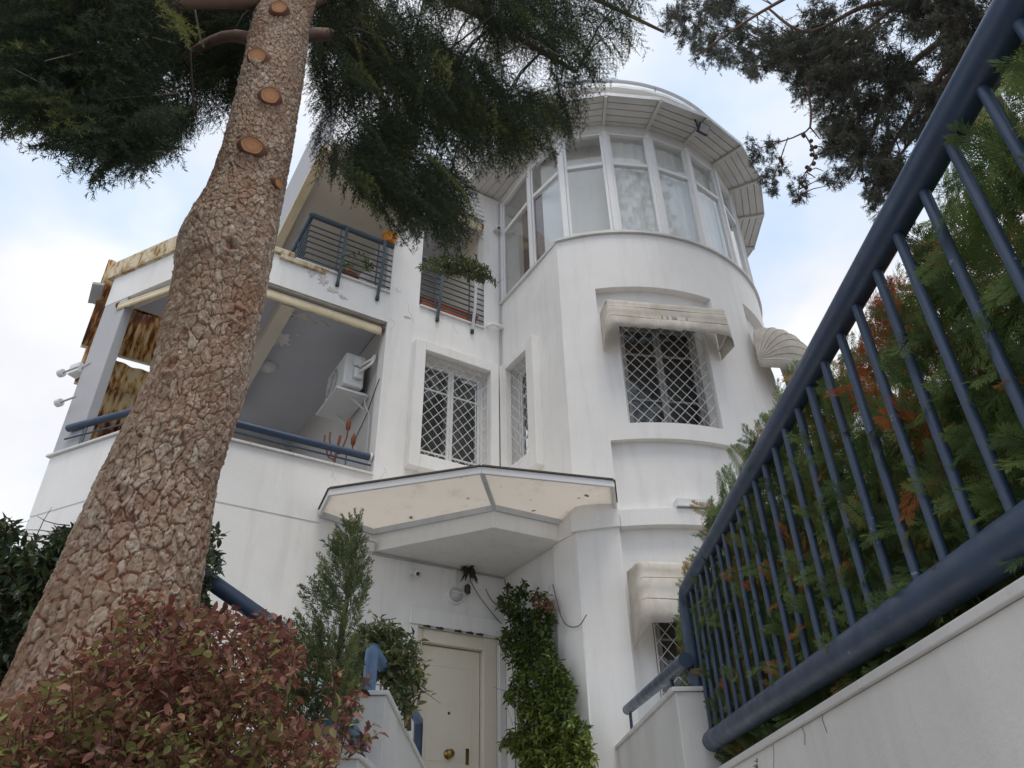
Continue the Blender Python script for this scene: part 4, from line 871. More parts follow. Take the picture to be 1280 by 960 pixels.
# leaf: a folded, slightly curled blade of length 1 along y
def leaf_t(w=.42, fold=.12, curl=.12, hole=False):
    V = np.array([(0, 0, 0), (-w * .38, .22, fold * .5), (-w * .5, .48, fold * .6), (-w * .3, .78, fold * .2 - curl * .5), (0, 1, -curl), (w * .3, .78, fold * .2 - curl * .5), (w * .5, .48, fold * .6), (w * .38, .22, fold * .5), (0, .3, -.01), (0, .62, -.02 - curl * .3)], float)
    F = np.array([(0, 8, 1), (1, 8, 2), (8, 9, 2), (2, 9, 3), (3, 9, 4), (0, 7, 8), (7, 6, 8), (8, 6, 9), (6, 5, 9), (5, 4, 9)]); return V, F
def needle_shoot(n, ln, spread, rng, w=.006, fan=1.):
    "a straight shoot of length 1 along y, clothed in needles"
    V = []; F = []
    for i in range(n):
        y = rng.uniform(.03, 1.02); a = rng.uniform(0, 6.283); b = rng.uniform(*spread)
        d = np.array([math.cos(a) * math.sin(b), math.cos(b), math.sin(a) * math.sin(b)]); q = np.cross(d, rng.normal(size=3)); q *= w / 2 / np.linalg.norm(q); l = ln * rng.uniform(.7, 1.15) * (1.1 - .35 * y)
        p_ = np.array([0, y, 0]); k = len(V); V += [p_ - q, p_ + q, p_ + d * l]; F.append((k, k + 1, k + 2))
    k = len(V); r = .008; V += [(-r, 0, 0), (r, 0, 0), (0, 1, 0), (0, 0, -r), (0, 0, r)]; F += [(k, k + 1, k + 2), (k + 3, k + 4, k + 2)]
    return np.array(V), np.array(F)
rng = np.random.default_rng(3)
def cedar_spray(rng, nside=16, nn=26):
    "a drooping spray of length 1 along y (falls towards -z), with alternating side shoots"
    parts = []; ax = lambda y: np.array([.05 * math.sin(y * 3), y, -.38 * y * y])
    sv, sf = needle_shoot(nn, .085, (.6, 1.35), rng, .010)
    O = []; D = []; S = []
    for k in range(nside):
        y = .08 + .92 * k / nside; sd_ = (-1) ** k; l = .34 * (1.05 - .75 * y) + .06
        O.append(ax(y)); D.append((sd_ * .75, .75, -.25 - .5 * y + rng.normal() * .18)); S.append(l * rng.uniform(.7, 1.2))
    for k in range(5): y = k / 5; O.append(ax(y)); D.append(ax(y + .22) - ax(y)); S.append(.24)
    O, D, S = np.array(O), np.array(D), np.array(S)
    # needles keep their true size whatever the shoot length
    out = []
    for o_, d_, s_ in zip(O, D, S):
        v, f = needle_shoot(max(6, int(nn * s_ / .22)), .062 / s_, (.5, 1.3), rng, .0085 / s_)
        out.append(inst(v, f, o_[None], frame(d_[None], np.array([rng.uniform(0, 6)])), [s_], np.zeros(1)))
    V, F, T = cat(out); return V, F, np.clip((V[:, 1] - .5) * .25, -.2, .2)
CS = [cedar_spray(rng) for _ in range(4)]
def spray_mesh(name, temps, O, D, S, tint, mat, roll=None, Rm=None):
    parts = []; n = len(O); roll = rng.uniform(-.6, .6, n) if roll is None else roll; idx = rng.integers(0, len(temps), n); Rm = frame(D, roll) if Rm is None else Rm
    for i, t in enumerate(temps):
        k = idx == i
        if k.any(): parts.append(inst(t[0], t[1], O[k], Rm[k], S[k], tint[k], t[2]))
    V, F, T = cat(parts); return np_mesh(name, V, F, mat, False, {'tint': T})

# ---- the big cedar: bark modelled plate by plate on one trunk surface
tcx = [(20, 900, .60), (142, 800, .98), (192, 600, 1.62), (240, 480, 2.14), (262, 400, 2.55), (284, 300, 3.12), (303, 250, 3.42), (318, 200, 3.78), (340, 100, 4.6), (353, 20, 5.35)]
Hh = 3.5; zs_, xs_, ys_ = [], [], []
for x, y, _ in tcx[1:]: P_ = at(x, y, Hh); zs_.append(P_[2]); xs_.append(P_[0]); ys_.append(P_[1])
xs_ = list(np.array(xs_) + np.array([.0, .030, .034, .018, .012, .008, .006, 0, 0])); zs_ = np.array([-.1] + zs_ + [7.5, 11.]); xs_ = np.array([xs_[0] - .05] + xs_ + [xs_[-1], xs_[-1]]); ys_ = np.array([ys_[0]] + ys_ + [ys_[-1], ys_[-1]])
rz = np.array([-.1, .3, .6, .98, 1.62, 2.1, 2.6, 3.1, 3.42, 3.8, 4.6, 5.4, 7.5, 11.]); rr = np.array([.40, .345, .32, .293, .240, .230, .238, .256, .226, .211, .203, .200, .16, .07])
def trunk_c(z): return np.interp(z, zs_, xs_), np.interp(z, zs_, ys_)
def trunk_mesh():
    na = 440; z = np.concatenate([np.arange(.05, 5.75, .0055), np.arange(5.75, 11, .08)]); nz = len(z); R0 = .285; circ = 2 * math.pi * R0
    A_, Z_ = np.meshgrid(np.arange(na) * circ / na, z, indexing='ij'); rg = np.random.default_rng(5)
    def sm(n_, s0, s1):  # smooth periodic warp
        w = np.zeros_like(A_)
        for _ in range(n_): k = rg.integers(1, 6); q = rg.uniform(s0, s1); w += np.sin(2 * math.pi * k * A_ / circ + q * Z_ + rg.uniform(0, 6.3)) / n_ ** .5
        return w
    def vn(fa, fz, seed):                      # smooth value noise, periodic round the trunk
        n_a = max(3, int(round(circ * fa))); g = np.random.default_rng(seed).uniform(-1, 1, (n_a, int(14 * fz) + 4)); a = A_ / circ * n_a; q = Z_ * fz
        i0 = np.floor(a).astype(int); j0 = np.floor(q).astype(int); fa_ = a - i0; fz_ = q - j0; fa_ = fa_ * fa_ * (3 - 2 * fa_); fz_ = fz_ * fz_ * (3 - 2 * fz_); i1_ = (i0 + 1) % n_a; i0 = i0 % n_a
        return (g[i0, j0] * (1 - fa_) + g[i1_, j0] * fa_) * (1 - fz_) + (g[i0, j0 + 1] * (1 - fa_) + g[i1_, j0 + 1] * fa_) * fz_
    WA = .020 * vn(9, 6, 1) + .011 * vn(28, 20, 2) + .0055 * vn(70, 55, 3) + .0025 * vn(150, 120, 31); WZ = .030 * vn(8, 5, 4) + .013 * vn(26, 18, 5) + .006 * vn(70, 55, 6) + .0025 * vn(150, 120, 32)
    def voro(ca, cz, jit, seed, stag=True):
        n_a = max(4, int(round(circ / ca))); ca = circ / n_a; r2 = np.random.default_rng(seed); nzc = int(26 / cz) + 6
        JA = r2.uniform(.5 - jit, .5 + jit, (n_a, nzc)); JZ = r2.uniform(.5 - jit, .5 + jit, (n_a, nzc)); ID = r2.uniform(0, 1, (n_a, nzc)); TA = r2.normal(0, 1, (n_a, nzc)); TZ = r2.normal(0, 1, (n_a, nzc))
        a = (A_ + WA) / ca; zz = (Z_ * (1 + .09 * Z_) + WZ) / cz + 2
        ia = np.floor(a).astype(int); iz = np.floor(zz).astype(int); f1 = np.full(A_.shape, 9.); f2 = f1.copy(); idv = np.zeros_like(f1); tl = np.zeros_like(f1)
        for da in (-1, 0, 1):
            for dz in (-2, -1, 0, 1, 2):
                ca_ = (ia + da) % n_a; cz_ = np.clip(iz + dz, 0, nzc - 1); off = .5 * (ca_ % 2) * stag
                ux = ia + da + JA[ca_, cz_] - a; uz = iz + dz + JZ[ca_, cz_] + off - zz; d_ = np.hypot(ux * 1.0, uz)
                near = d_ < f1; f2 = np.where(near, f1, np.minimum(f2, d_)); idv = np.where(near, ID[ca_, cz_], idv); tl = np.where(near, -(ux * TA[ca_, cz_] + uz * TZ[ca_, cz_]), tl); f1 = np.where(near, d_, f1)
        return f2 - f1, idv, tl
    e1, i1, t1 = voro(.047, .108, .48, 11); e2, i2, t2 = voro(.024, .044, .48, 12); e3, i3, t3 = voro(.012, .022, .48, 13)
    st = lambda e, w: (lambda q: q * q * (3 - 2 * q))(np.clip(e / w, 0, 1))
    s1 = st(e1, .10); s2 = st(e2, .11); s3 = st(e3, .14)
    fine = .0016 * vn(60, 40, 7) + .0012 * vn(130, 100, 8)
    h = s1 * (.0060 + .0045 * i1) + s1 * s2 * (.0008 + .0060 * i2) + .0014 * s3 * s2 + .0016 * t1 * s1 + .0020 * t2 * s1 + fine + .006 * vn(7, 4, 9)
    rad = np.interp(z, rz, rr)[None, :] * (1 + .02 * sm(4, .6, 2.0)) ; th_ = A_ / R0
    cx, cy = trunk_c(z)
    # knots: swellings with a sunken eye
    crack = np.clip((1.0 - np.minimum(st(e1, .13), .50 + .50 * st(e2, .10))) * (.46 + .36 * np.clip(.5 + .9 * vn(4, 2.5, 21), 0, 1) + .30 * np.clip((2.8 - Z_) / 1.4, 0, 1)), 0, 1); plate = np.clip(.30 * i1 + .42 * i2 + .22 * i3 + .10 * t2 + .06 + .14 * vn(5, 3, 10), 0, 1)
    for kx, ky, ks, deep in KN:
        P_ = at(kx, ky, Hh - .22); zk = P_[2]; ccx, ccy = trunk_c(zk); ak = math.atan2(P_[1] - ccy, P_[0] - ccx) % (2 * math.pi)
        da = (th_ - ak + math.pi) % (2 * math.pi) - math.pi; d_ = np.hypot(da * np.interp(zk, rz, rr), (Z_ - zk) * 1.0) / ks
        h = h + .016 * np.exp(-d_ ** 2 / 1.6) - deep * np.exp(-(d_ / .42) ** 2) + .006 * np.cos(d_ * 9) * np.exp(-d_ ** 2 / 1.3)
        crack = np.clip(crack + .7 * np.exp(-(d_ / .38) ** 2) * (deep > .02), 0, 1)
    # a swelling on the left side below the lowest cut
    aL = math.atan2(-.1, -1) % (2 * math.pi); da = (th_ - aL + math.pi) % (2 * math.pi) - math.pi
    h = h + .012 * np.exp(-(da / .5) ** 2 - ((Z_ - 3.05) / .17) ** 2) + .022 * np.exp(-(da / .35) ** 2 - ((Z_ - 3.33) / .06) ** 2)
    r_ = rad - .018 + h
    V = np.stack([cx[None, :] + r_ * np.cos(th_), cy[None, :] + r_ * np.sin(th_), Z_ + 0 * r_], 2).reshape(-1, 3)
    i = np.arange(na)[:, None]; j = np.arange(nz - 1)[None, :]; i2_ = (i + 1) % na
    F = np.stack([i * nz + j, i2_ * nz + j, i2_ * nz + j + 1, i * nz + j + 1], 2).reshape(-1, 4)
    return np_mesh('trunk', V, F, BARK, True, {'crack': np.clip(crack, 0, 1).ravel(), 'plate': plate.ravel()})
KN = [(287, 310, .070, .035), (300, 395, .085, .006), (210, 452, .070, .022), (220, 535, .065, .014), (152, 622, .080, .018), (352, 180, .05, 0), (345, 232, .06, 0), (240, 300, .06, .0), (300, 65, .07, 0), (318, 187, .075, 0), (335, 123, .075, 0), (322, 66, .075, 0)]
CX, CY = trunk_c(1.); CED = thing('cedar_tree', 'tall cedar with thick flaking reddish bark and four fresh round pruning cuts', 'tree', (CX, CY, .1))
place('trunk', trunk_mesh(), CED)
def cut_disc(x, y, r):
    P_ = at(x, y, Hh - .21); c = np.array([*trunk_c(P_[2]), P_[2]]); d_ = P_ - c; d_[2] = -.02; d_ /= np.linalg.norm(d_); d_ = d_ + np.array([0, 0, -.12]) + .15 * (-P_ / np.linalg.norm(P_)); d_ /= np.linalg.norm(d_)
    x_ = np.cross(d_, Zd); x_ /= np.linalg.norm(x_); y_ = np.cross(x_, d_); base = c + (P_ - c) / np.linalg.norm(P_ - c) * (np.interp(P_[2], rz, rr) - .014)
    V = []; T_ = []; F = []; n = 26; rings = [(.01, .046, 0), (.10, .046, .5), (.2, .047, .1), (.32, .046, .5), (.42, .047, .25), (.55, .046, .6), (.66, .047, .35), (.76, .046, .7), (.86, .046, .45), (.93, .046, .8), (1.0, .045, .7), (1.05, .052, 1.), (1.18, .050, 1.), (1.40, .030, 1.), (1.7, -.03, 1.)]
    for q, hgt, tn in rings:
        for k in range(n): a = 2 * math.pi * k / n; w = q * r * (1 + .07 * math.sin(2 * a + x) + .03 * math.sin(5 * a)); V.append(base + d_ * hgt + x_ * w * math.cos(a) + y_ * w * .95 * math.sin(a)); T_.append(tn)
    for i in range(len(rings) - 1): F += [(i * n + k, i * n + (k + 1) % n, (i + 1) * n + (k + 1) % n, (i + 1) * n + k) for k in range(n)]
    place('branch_cut', np_mesh('branch_cut', V, F, CUT, False, {'tint': T_}), CED)
for x, y, r in ((349, 10, .046), (320, 65, .055), (337, 122, .052), (315, 186, .054)): cut_disc(x, y, r)
cut_disc(352, 226, .028)
# limbs and foliage
def smooth(pts, n=14):
    pts = [np.array(q, float) for q in pts]; out = []
    for k in range(n + 1):
        u = k / n * (len(pts) - 1); i = min(int(u), len(pts) - 2); f = u - i; p0 = pts[max(i - 1, 0)]; p1 = pts[i]; p2 = pts[i + 1]; p3 = pts[min(i + 2, len(pts) - 1)]
        out.append(.5 * (2 * p1 + (p2 - p0) * f + (2 * p0 - 5 * p1 + 4 * p2 - p3) * f * f + (3 * p1 - p0 - 3 * p2 + p3) * f ** 3))
    return out
def limb(pts, r0, r1, name='limb', par=CED, mat=LIMB):
    out = smooth(pts); n = len(out) - 1
    MB().tube(out, [r0 + (r1 - r0) * k / n for k in range(n + 1)], 8).build(name, mat, par); return out
def tz(z): return np.array([*trunk_c(z), z])
limbs = [limb([tz(5.55), at(230, 0, 3.4), at(120, 20, 3.4), at(20, 90, 3.3)], .075, .02), limb([tz(4.95), at(285, 45, 3.7), at(215, 80, 4.1), at(120, 130, 4.4)], .055, .015),
         limb([tz(5.05), at(420, 45, 3.7), at(480, 85, 4.1), at(580, 170, 4.6)], .06, .02), limb([tz(5.9), at(470, -40, 3.8), at(600, 20, 4.3), at(720, 90, 4.8)], .07, .02),
         limb([tz(6.4), at(560, -60, 4.0), at(700, -20, 4.6), at(830, 40, 5.2)], .06, .015), limb([tz(5.4), at(430, 0, 4.1), at(460, 60, 4.6), at(500, 200, 4.9)], .05, .015),
         limb([tz(6.2), at(300, -80, 4.2), at(200, -30, 4.6), at(60, 40, 4.8)], .06, .015)]
PL = [(-60, -60), (335, -60), (330, 60), (303, 130), (290, 195), (275, 185), (250, 145), (222, 190), (190, 205), (165, 205), (135, 238), (118, 205), (95, 222), (72, 190), (40, 178), (10, 160), (-60, 150)]
PR = [(378, -60), (870, -60), (846, 20), (800, 45), (815, 85), (770, 92), (752, 118), (742, 170), (712, 185), (690, 205), (640, 225), (612, 215), (600, 250), (590, 318), (568, 318), (545, 300), (525, 318), (505, 285), (478, 268), (440, 262), (425, 225), (400, 232), (388, 160)]
def foliage(poly, n, h0, h1, scale, droop, cen, thin=None):
    xs = [q[0] for q in poly]; ys = [q[1] for q in poly]; O = []; D = []; S = []; tries = 0
    while len(O) < n and tries < 60:
        tries += 1; k = 4000; q = np.stack([rng.uniform(min(xs), max(xs), k), rng.uniform(min(ys), max(ys) - 10, k)], 1); q = q[inside(poly, q)]
        for x, y in q:
            P_ = at(x, y, rng.uniform(max(h0, 3.75) if 235 < x < 400 else h0, h1)); o_ = P_ - np.array([*trunk_c(5.), P_[2]]); o_[2] = 0; o_ /= np.linalg.norm(o_) + 1e-6
            d_ = o_ + rng.normal(0, .45, 3); d_[2] = -droop * rng.uniform(.3, 1.6); d_ /= np.linalg.norm(d_); s_ = scale * rng.uniform(.65, 1.25)
            tip = px(P_ + d_ * s_ * .9 + np.array([0, 0, -.33 * s_]))[0]; mid_ = px(P_ + d_ * s_ * .5)[0]
            if thin is not None and rng.uniform() < thin(x, y): continue
            if inside(poly, tip[None])[0] and inside(poly, mid_[None])[0]: O.append(P_); D.append(d_); S.append(s_)
            if len(O) >= n: break
    return np.array(O), np.array(D), np.array(S)
def blob(x, y, seed):                                # slow clumping of the foliage so that the sky shows between boughs
    return .5 + .25 * (math.sin(x * .041 + seed) * math.cos(y * .052 + seed * 2) + math.sin(x * .021 - y * .033 + seed * 3)) 
f1 = foliage(PL, 1250, 2.7, 4.9, .46, .75, None, lambda x, y: .92 * (blob(x, y, 1.) < .33))
f2 = foliage(PR, 1650, 3.3, 5.4, .46, .80, None, lambda x, y: max(.92 * (blob(x, y, 4.) < .33), (.40 * ((x > 690) & (y < 130))), .25 * (x > 640)))
O, D, S = (np.concatenate(q) for q in zip(f1, f2)); tint = np.clip(rng.normal(.33, .17, len(O)) + .45 * (rng.uniform(size=len(O)) < .10), 0, 1)
place('crown', spray_mesh('crown', CS, O, D, S, tint, CEDAR), CED)
# twigs joining sprays to the limbs
m = MB(); LP = np.array([p_ for l in limbs for p_ in l])
for k in rng.choice(len(O), 260, replace=False):
    q = LP[np.argmin(((LP - O[k]) ** 2).sum(1))]; md = (q + O[k]) / 2 + np.array([0, 0, .12]);
    if any(255 < p_[0] < 400 and p_[1] > 20 for p_ in px(np.array([q * .5 + md * .5, md, O[k], q]))): continue
    e_ = O[k] + D[k] * S[k] * .7 - Zd * .2 * S[k]; m.tube([q, md, O[k], e_], [.012, .009, .006, .002], 4, False)
m.build('twigs', BARKS, CED, kind='stuff')

# ---- cypress hedge behind the fence
def cyp_frond(rng, ns=11, tert=4):
    V = []; F = []; T = []
    def blade(p, d, l, w, nz, t):
        d = d / np.linalg.norm(d); s_ = np.cross(d, nz); s_ /= np.linalg.norm(s_); k = len(V); V.extend([p, p + d * l * .45 - s_ * w, p + d * l, p + d * l * .45 + s_ * w]); F.extend([(k, k + 1, k + 2), (k, k + 2, k + 3)]); T.extend([t - .1, t, t + .12, t])
    nz = np.array([0, 0, 1.]); ax = lambda y: np.array([.04 * math.sin(y * 4), y, -.22 * y * y])
    for k in range(ns):
        y = .06 + .9 * k / ns; blade(ax(y), ax(y + .12) - ax(y), .12, .010, nz, -.05 + .1 * y)
        for sd_ in (-1, 1):
            y2 = y + .04 * (sd_ > 0); l = (.42 * (1 - y2) ** .8 + .10) * rng.uniform(.75, 1.15); d_ = np.array([sd_ * .72, .75, rng.normal(0, .14) - .25 * y2]); d_ /= np.linalg.norm(d_); p_ = ax(y2)
            blade(p_, d_, l, .010, nz, .0)
            for j in range(tert):
                u = .2 + .75 * j / tert; q = p_ + d_ * l * u; 
                for s2 in (-1, 1):
                    dd = d_ + s2 * np.array([-d_[1], d_[0], 0]) * .65 + np.array([0, 0, rng.normal(0, .12)]); blade(q, dd, (.10 * (1 - u) + .055) * rng.uniform(.9, 1.35), .0085, nz, .06)
    return np.array(V), np.array(F), np.array(T)
CF = [cyp_frond(rng) for _ in range(4)]; CFL = [cyp_frond(rng, 7, 2) for _ in range(2)]
htop = lambda y: np.interp(y, [.4, 1.0, 1.5, 1.85, 2.3, 2.8, 3.4, 4.4, 5.3, 6.2], [1.85, 1.85, 1.85, 1.80, 1.74, 1.82, 1.93, 2.02, 1.92, 1.75])
CH = thing('cypress_hedge', 'dense green cypress hedge with brown dead sprays behind the blue fence', 'hedge', (1.7, 3, .5))
def hedge_pts(n, x0, x1, power):
    y = rng.uniform(.45, 6.0, n); z0 = copz(y) - .1; zt = htop(y); z = z0 + (zt - z0) * rng.uniform(0, 1, n); x = x0 + (x1 - x0) * rng.uniform(0, 1, n) ** power
    return np.stack([x, y, z], 1)
n = 6800; O = hedge_pts(n, 1.29, 1.95, 2.3); D = np.stack([rng.normal(-.35, .3, n), rng.normal(-.25, .65, n), rng.normal(.25, .6, n)], 1)
tp = O[:, 2] > htop(O[:, 1]) - .25; D[tp, 2] += .9; S = rng.uniform(.12, .23, n)
tint = np.clip(rng.normal(.62, .18, n) + .15 * np.sin(O[:, 1] * 5 + O[:, 2] * 4) * .6, 0, .90)
for cx_, cy_, rad_ in ((2.12, 1.62, .15), (2.35, 1.50, .10), (3.3, 1.15, .10), (4.6, 1.0, .12), (4.0, 1.42, .08), (4.5, .85, .09), (2.1, 1.15, .07), (3.0, 1.5, .07)):
    k = (np.hypot(O[:, 1] - cx_, O[:, 2] - cy_) < rad_) & (O[:, 0] < 1.75) & (rng.uniform(size=n) < .75); tint[k] = rng.uniform(.955, 1, k.sum())
tint = np.clip(tint, 0, 1)
# keep the fronds clear of the fence tubes' near side
TP = O + D / np.linalg.norm(D, axis=1, keepdims=True) * S[:, None]; keep = (TP[:, 0] > 1.12) & ((TP[:, 1] > 2.6) | (TP[:, 2] < 1.40 * np.maximum(TP[:, 0], 1.25))); O, D, S, tint = O[keep], D[keep], S[keep], tint[keep]
Pz = px(O); vis = (Pz[:, 0] > 850) & (Pz[:, 0] < 1290) & (Pz[:, 1] > 0) & (Pz[:, 1] < 960); size_ = S / np.linalg.norm(O, axis=1) * vis * (O[:, 0] < 1.55); order = np.argsort(-size_); big = order[:300]; rest = order[300:]
fm = [np_mesh('frond', t[0], t[1], CYPR, False, {'tint': np.clip(t[2] + tv, 0, 1)}) for t in CF for tv in (.4, .58, .76)] + [np_mesh('frond', CF[0][0], CF[0][1], CYPR, False, {'tint': np.full(len(CF[0][0]), .97)})]
FC = face_frame(D, np.stack([rng.normal(-1, .25, len(O)), rng.normal(-.3, .45, len(O)), rng.normal(.55, .4, len(O))], 1)); Rb = FC[big]
def solo(name, me, par, O_, R_, s_):
    o = bpy.data.objects.new(name, me); COL.objects.link(o); o.parent = par; M_ = Matrix(R_.tolist()).to_4x4(); o.matrix_basis = world_of(par).inverted() @ Matrix.Translation(Vector(O_)) @ M_ @ Matrix.Scale(float(s_), 4); return o
for k, i in enumerate(big): solo('frond', fm[-1] if tint[i] > .94 else fm[int(rng.integers(0, len(fm) - 1))], CH, O[i], Rb[k], S[i])
place('foliage', spray_mesh('foliage', CF, O[rest], D[rest], S[rest], tint[rest], CYPR, None, FC[rest]), CH, kind='stuff')
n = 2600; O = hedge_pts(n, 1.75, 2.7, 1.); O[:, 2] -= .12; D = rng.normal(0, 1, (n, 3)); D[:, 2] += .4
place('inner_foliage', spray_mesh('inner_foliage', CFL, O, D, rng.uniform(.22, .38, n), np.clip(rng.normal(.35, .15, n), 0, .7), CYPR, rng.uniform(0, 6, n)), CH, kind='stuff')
m = MB()
for k in range(40):
    y = rng.uniform(.6, 5.8); x = rng.uniform(1.6, 2.3); zt = htop(y) - .25; m.tube([(x, y, .45), (x + rng.normal(0, .05), y + rng.normal(0, .05), (.45 + zt) / 2), (x + rng.normal(0, .12), y + rng.normal(0, .12), zt)], [.025, .018, .006], 5)
    for j in range(5): z = rng.uniform(.5, zt); m.tube([(x, y, z), (x - .2, y + rng.normal(0, .1), z + .06), (x - .38, y + rng.normal(0, .2), z + .12)], [.009, .006, .002], 4)
m.build('stems', BARKS, CH)

# ---- grey green conifer high behind the fence
FT = thing('conifer_tree', 'tall grey green conifer with drooping cone hung boughs beyond the fence', 'tree', at(1225, 300, 8.5) * np.array([1, 1, 0]) + np.array([0, 0, .4]))
base = at(1225, 120, 8.5); tp_ = at(1160, -120, 8.3)
MB().tube([(base[0] + .3, base[1] + .2, .4), (base[0] + .15, base[1] + .1, 4), base, at(1195, 50, 8.4), tp_], [.30, .25, .19, .17, .10], 12).build('trunk', LIMB, FT)
def fl(pts, r0, r1): return limb(pts, r0, r1, 'limb', FT, LIMB)
B2 = [fl([at(1190, 40, 8.4), at(1120, 100, 8.0), at(1085, 180, 7.8), at(1060, 225, 7.7)], .05, .012), fl([at(1200, 60, 8.4), at(1150, 130, 8.1), at(1110, 190, 8), at(1085, 255, 7.9)], .05, .01),
      fl([at(1180, 10, 8.3), at(1090, 5, 8.0), at(1010, 40, 7.6), at(960, 10, 7.3)], .045, .015), fl([at(1170, -30, 8.3), at(1050, -30, 7.6), at(960, 10, 7.3), at(870, 70, 7.1)], .05, .01),
      fl([at(1205, 70, 8.4), at(1170, 120, 8.2), at(1150, 160, 8.1), at(1120, 200, 8)], .05, .012), fl([at(1150, -20, 8.2), at(1080, 40, 7.8), at(1015, 90, 7.5), at(1014, 145, 7.4), at(1005, 166, 7.4), at(950, 185, 7.3)], .03, .006),
      fl([at(1005, 166, 7.4), at(1018, 195, 7.4), at(1003, 222, 7.4), at(997, 245, 7.4)], .010, .004), fl([at(1070, 60, 7.8), at(1072, 140, 7.8), at(1078, 215, 7.8), at(1092, 260, 7.8)], .02, .004), fl([at(985, 172, 7.35), at(975, 200, 7.35), at(965, 230, 7.35)], .008, .003),
      fl([at(1100, 30, 8.6), at(1060, 60, 8.8), at(1020, 60, 8.8), at(980, 90, 8.7)], .03, .008), fl([at(1190, -10, 8.6), at(1230, 20, 8.2), at(1260, 0, 8)], .05, .02)]
BP = np.array([p_ for l in B2 for p_ in l])
PU = [([(1040, -60), (1330, -60), (1330, 60), (1230, 140), (1180, 185), (1130, 225), (1100, 205), (1085, 190), (1060, 150), (1030, 110), (1000, 70), (1010, 0)], 1250, 0.42), ([(830, 20), (850, -30), (925, -30), (930, 25), (965, 40), (985, 70), (960, 88), (935, 95), (925, 80), (890, 82), (865, 60), (838, 45)], 420, .26),
      ([(960, 40), (1040, 50), (1060, 100), (1060, 150), (1040, 115), (1005, 115), (980, 95)], 300, .30), ([(1020, 125), (1085, 160), (1080, 215), (1055, 190), (1035, 195), (1025, 155)], 190, .26), ([(930, 172), (972, 175), (965, 198), (945, 205), (935, 200)], 40, .16), ([(952, 205), (985, 200), (972, 242), (955, 238)], 40, .16), ([(988, 225), (1012, 222), (1005, 255), (990, 252)], 30, .14), ([(1076, 225), (1100, 232), (1098, 275), (1082, 260)], 34, .15), ([(1020, 205), (1060, 205), (1055, 235), (1035, 235)], 34, .17), ([(1085, 190), (1130, 205), (1125, 240), (1095, 245)], 110, .24)]
O = []; D = []; S = []
for poly, n, sc in PU:
    xs = [q[0] for q in poly]; ys = [q[1] for q in poly]; c = 0
    while c < n:
        x, y = rng.uniform(min(xs), max(xs)), rng.uniform(min(ys), max(ys))
        if not inside(poly, np.array([[x, y]]))[0]: continue
        c += 1
        if n > 500 and blob(x * 1.6, y * 1.6, 2.3) < .42: continue
        P_ = at(x, y, (rng.uniform(7.0, 9.3) if n > 100 else rng.uniform(7.2, 7.7))); d_ = rng.normal(0, .6, 3); d_[2] -= .45; O.append(P_); D.append(d_); S.append(sc * rng.uniform(.7, 1.2))
def tuft(rng):
    out = []; 
    for k in range(13):
        d_ = np.array([rng.normal(0, .55), rng.uniform(.3, 1), rng.normal(0, .55)]); l = rng.uniform(.25, .55); o_ = np.array([rng.normal(0, .05), rng.uniform(0, .6), rng.normal(0, .05)])
        v, f = needle_shoot(24, .16 / l, (.4, 1.2), rng, .022 / l); out.append(inst(v, f, o_[None], frame(d_[None], np.zeros(1)), [l], np.zeros(1)))
    V, F, T = cat(out); return V, F, T
O, D, S = np.array(O), np.array(D), np.array(S)
place('crown', spray_mesh('crown', [tuft(rng) for _ in range(4)], O, D, S, np.clip(rng.normal(.4, .22, len(O)), 0, 1), FARC, rng.uniform(0, 6, len(O))), FT)
m = MB()
for k in rng.choice(len(O), 170, replace=False):
    q = BP[np.argmin(((BP - O[k]) ** 2).sum(1))]; m.tube([q, (q + O[k]) / 2 + rng.normal(0, .04, 3), O[k]], [.010, .007, .003], 4, False)
m.build('twigs', BARKS, FT, kind='stuff')
m = MB()
for k in range(46):
    q = BP[rng.integers(0, len(BP))] if k < 26 else BP[14 * 6 + 7 + rng.integers(0, 30)]; m.ball(q + rng.normal(0, .03, 3) - Zd * .02, rng.uniform(.018, .03), 5)
m.build('cones', BARKS, FT, kind='stuff')

# ---- leafy plants
def shoots(n_sh, base_fn, dir_fn, ln, nl, lsize, rng, w=.0025, keep=None):
    "stems with leaves: returns leaf arrays and an MB of stems"
    O = []; D = []; S = []; m = MB(); G = []
    for k in range(n_sh):
        b = base_fn(); 
        if b is None: continue
        d = dir_fn(b); d = d / np.linalg.norm(d); l = ln * rng.uniform(.6, 1.2); bend = rng.normal(0, .25, 3); pts = [b + d * l * u + bend * l * u * u * .5 for u in (0, .33, .66, 1)]
        if keep is not None and rng.uniform() > .06 and not inside(keep, px(pts[-1] + d * .02))[0]: continue
        m.tube(pts, [w, w * .8, w * .6, w * .3], 4, False); a0 = rng.uniform(0, 6); g = rng.normal(0, 1)
        x = np.cross(d, Zd + .01); x /= np.linalg.norm(x); y = np.cross(x, d)
        for j in range(nl):
            u = .12 + .88 * (j + rng.uniform(0, .6)) / nl; a = a0 + j * 2.4; o = b + d * l * u + bend * l * u * u * .5
            dd = d * rng.uniform(.1, .9) + (x * math.cos(a) + y * math.sin(a)) * 1.0 + np.array([0, 0, rng.normal(-.15, .35)]); O.append(o); D.append(dd); S.append(lsize * rng.uniform(.6, 1.2) * (1.1 - .35 * u)); G.append(g)
    return np.array(O), np.array(D), np.array(S), np.array(G), m
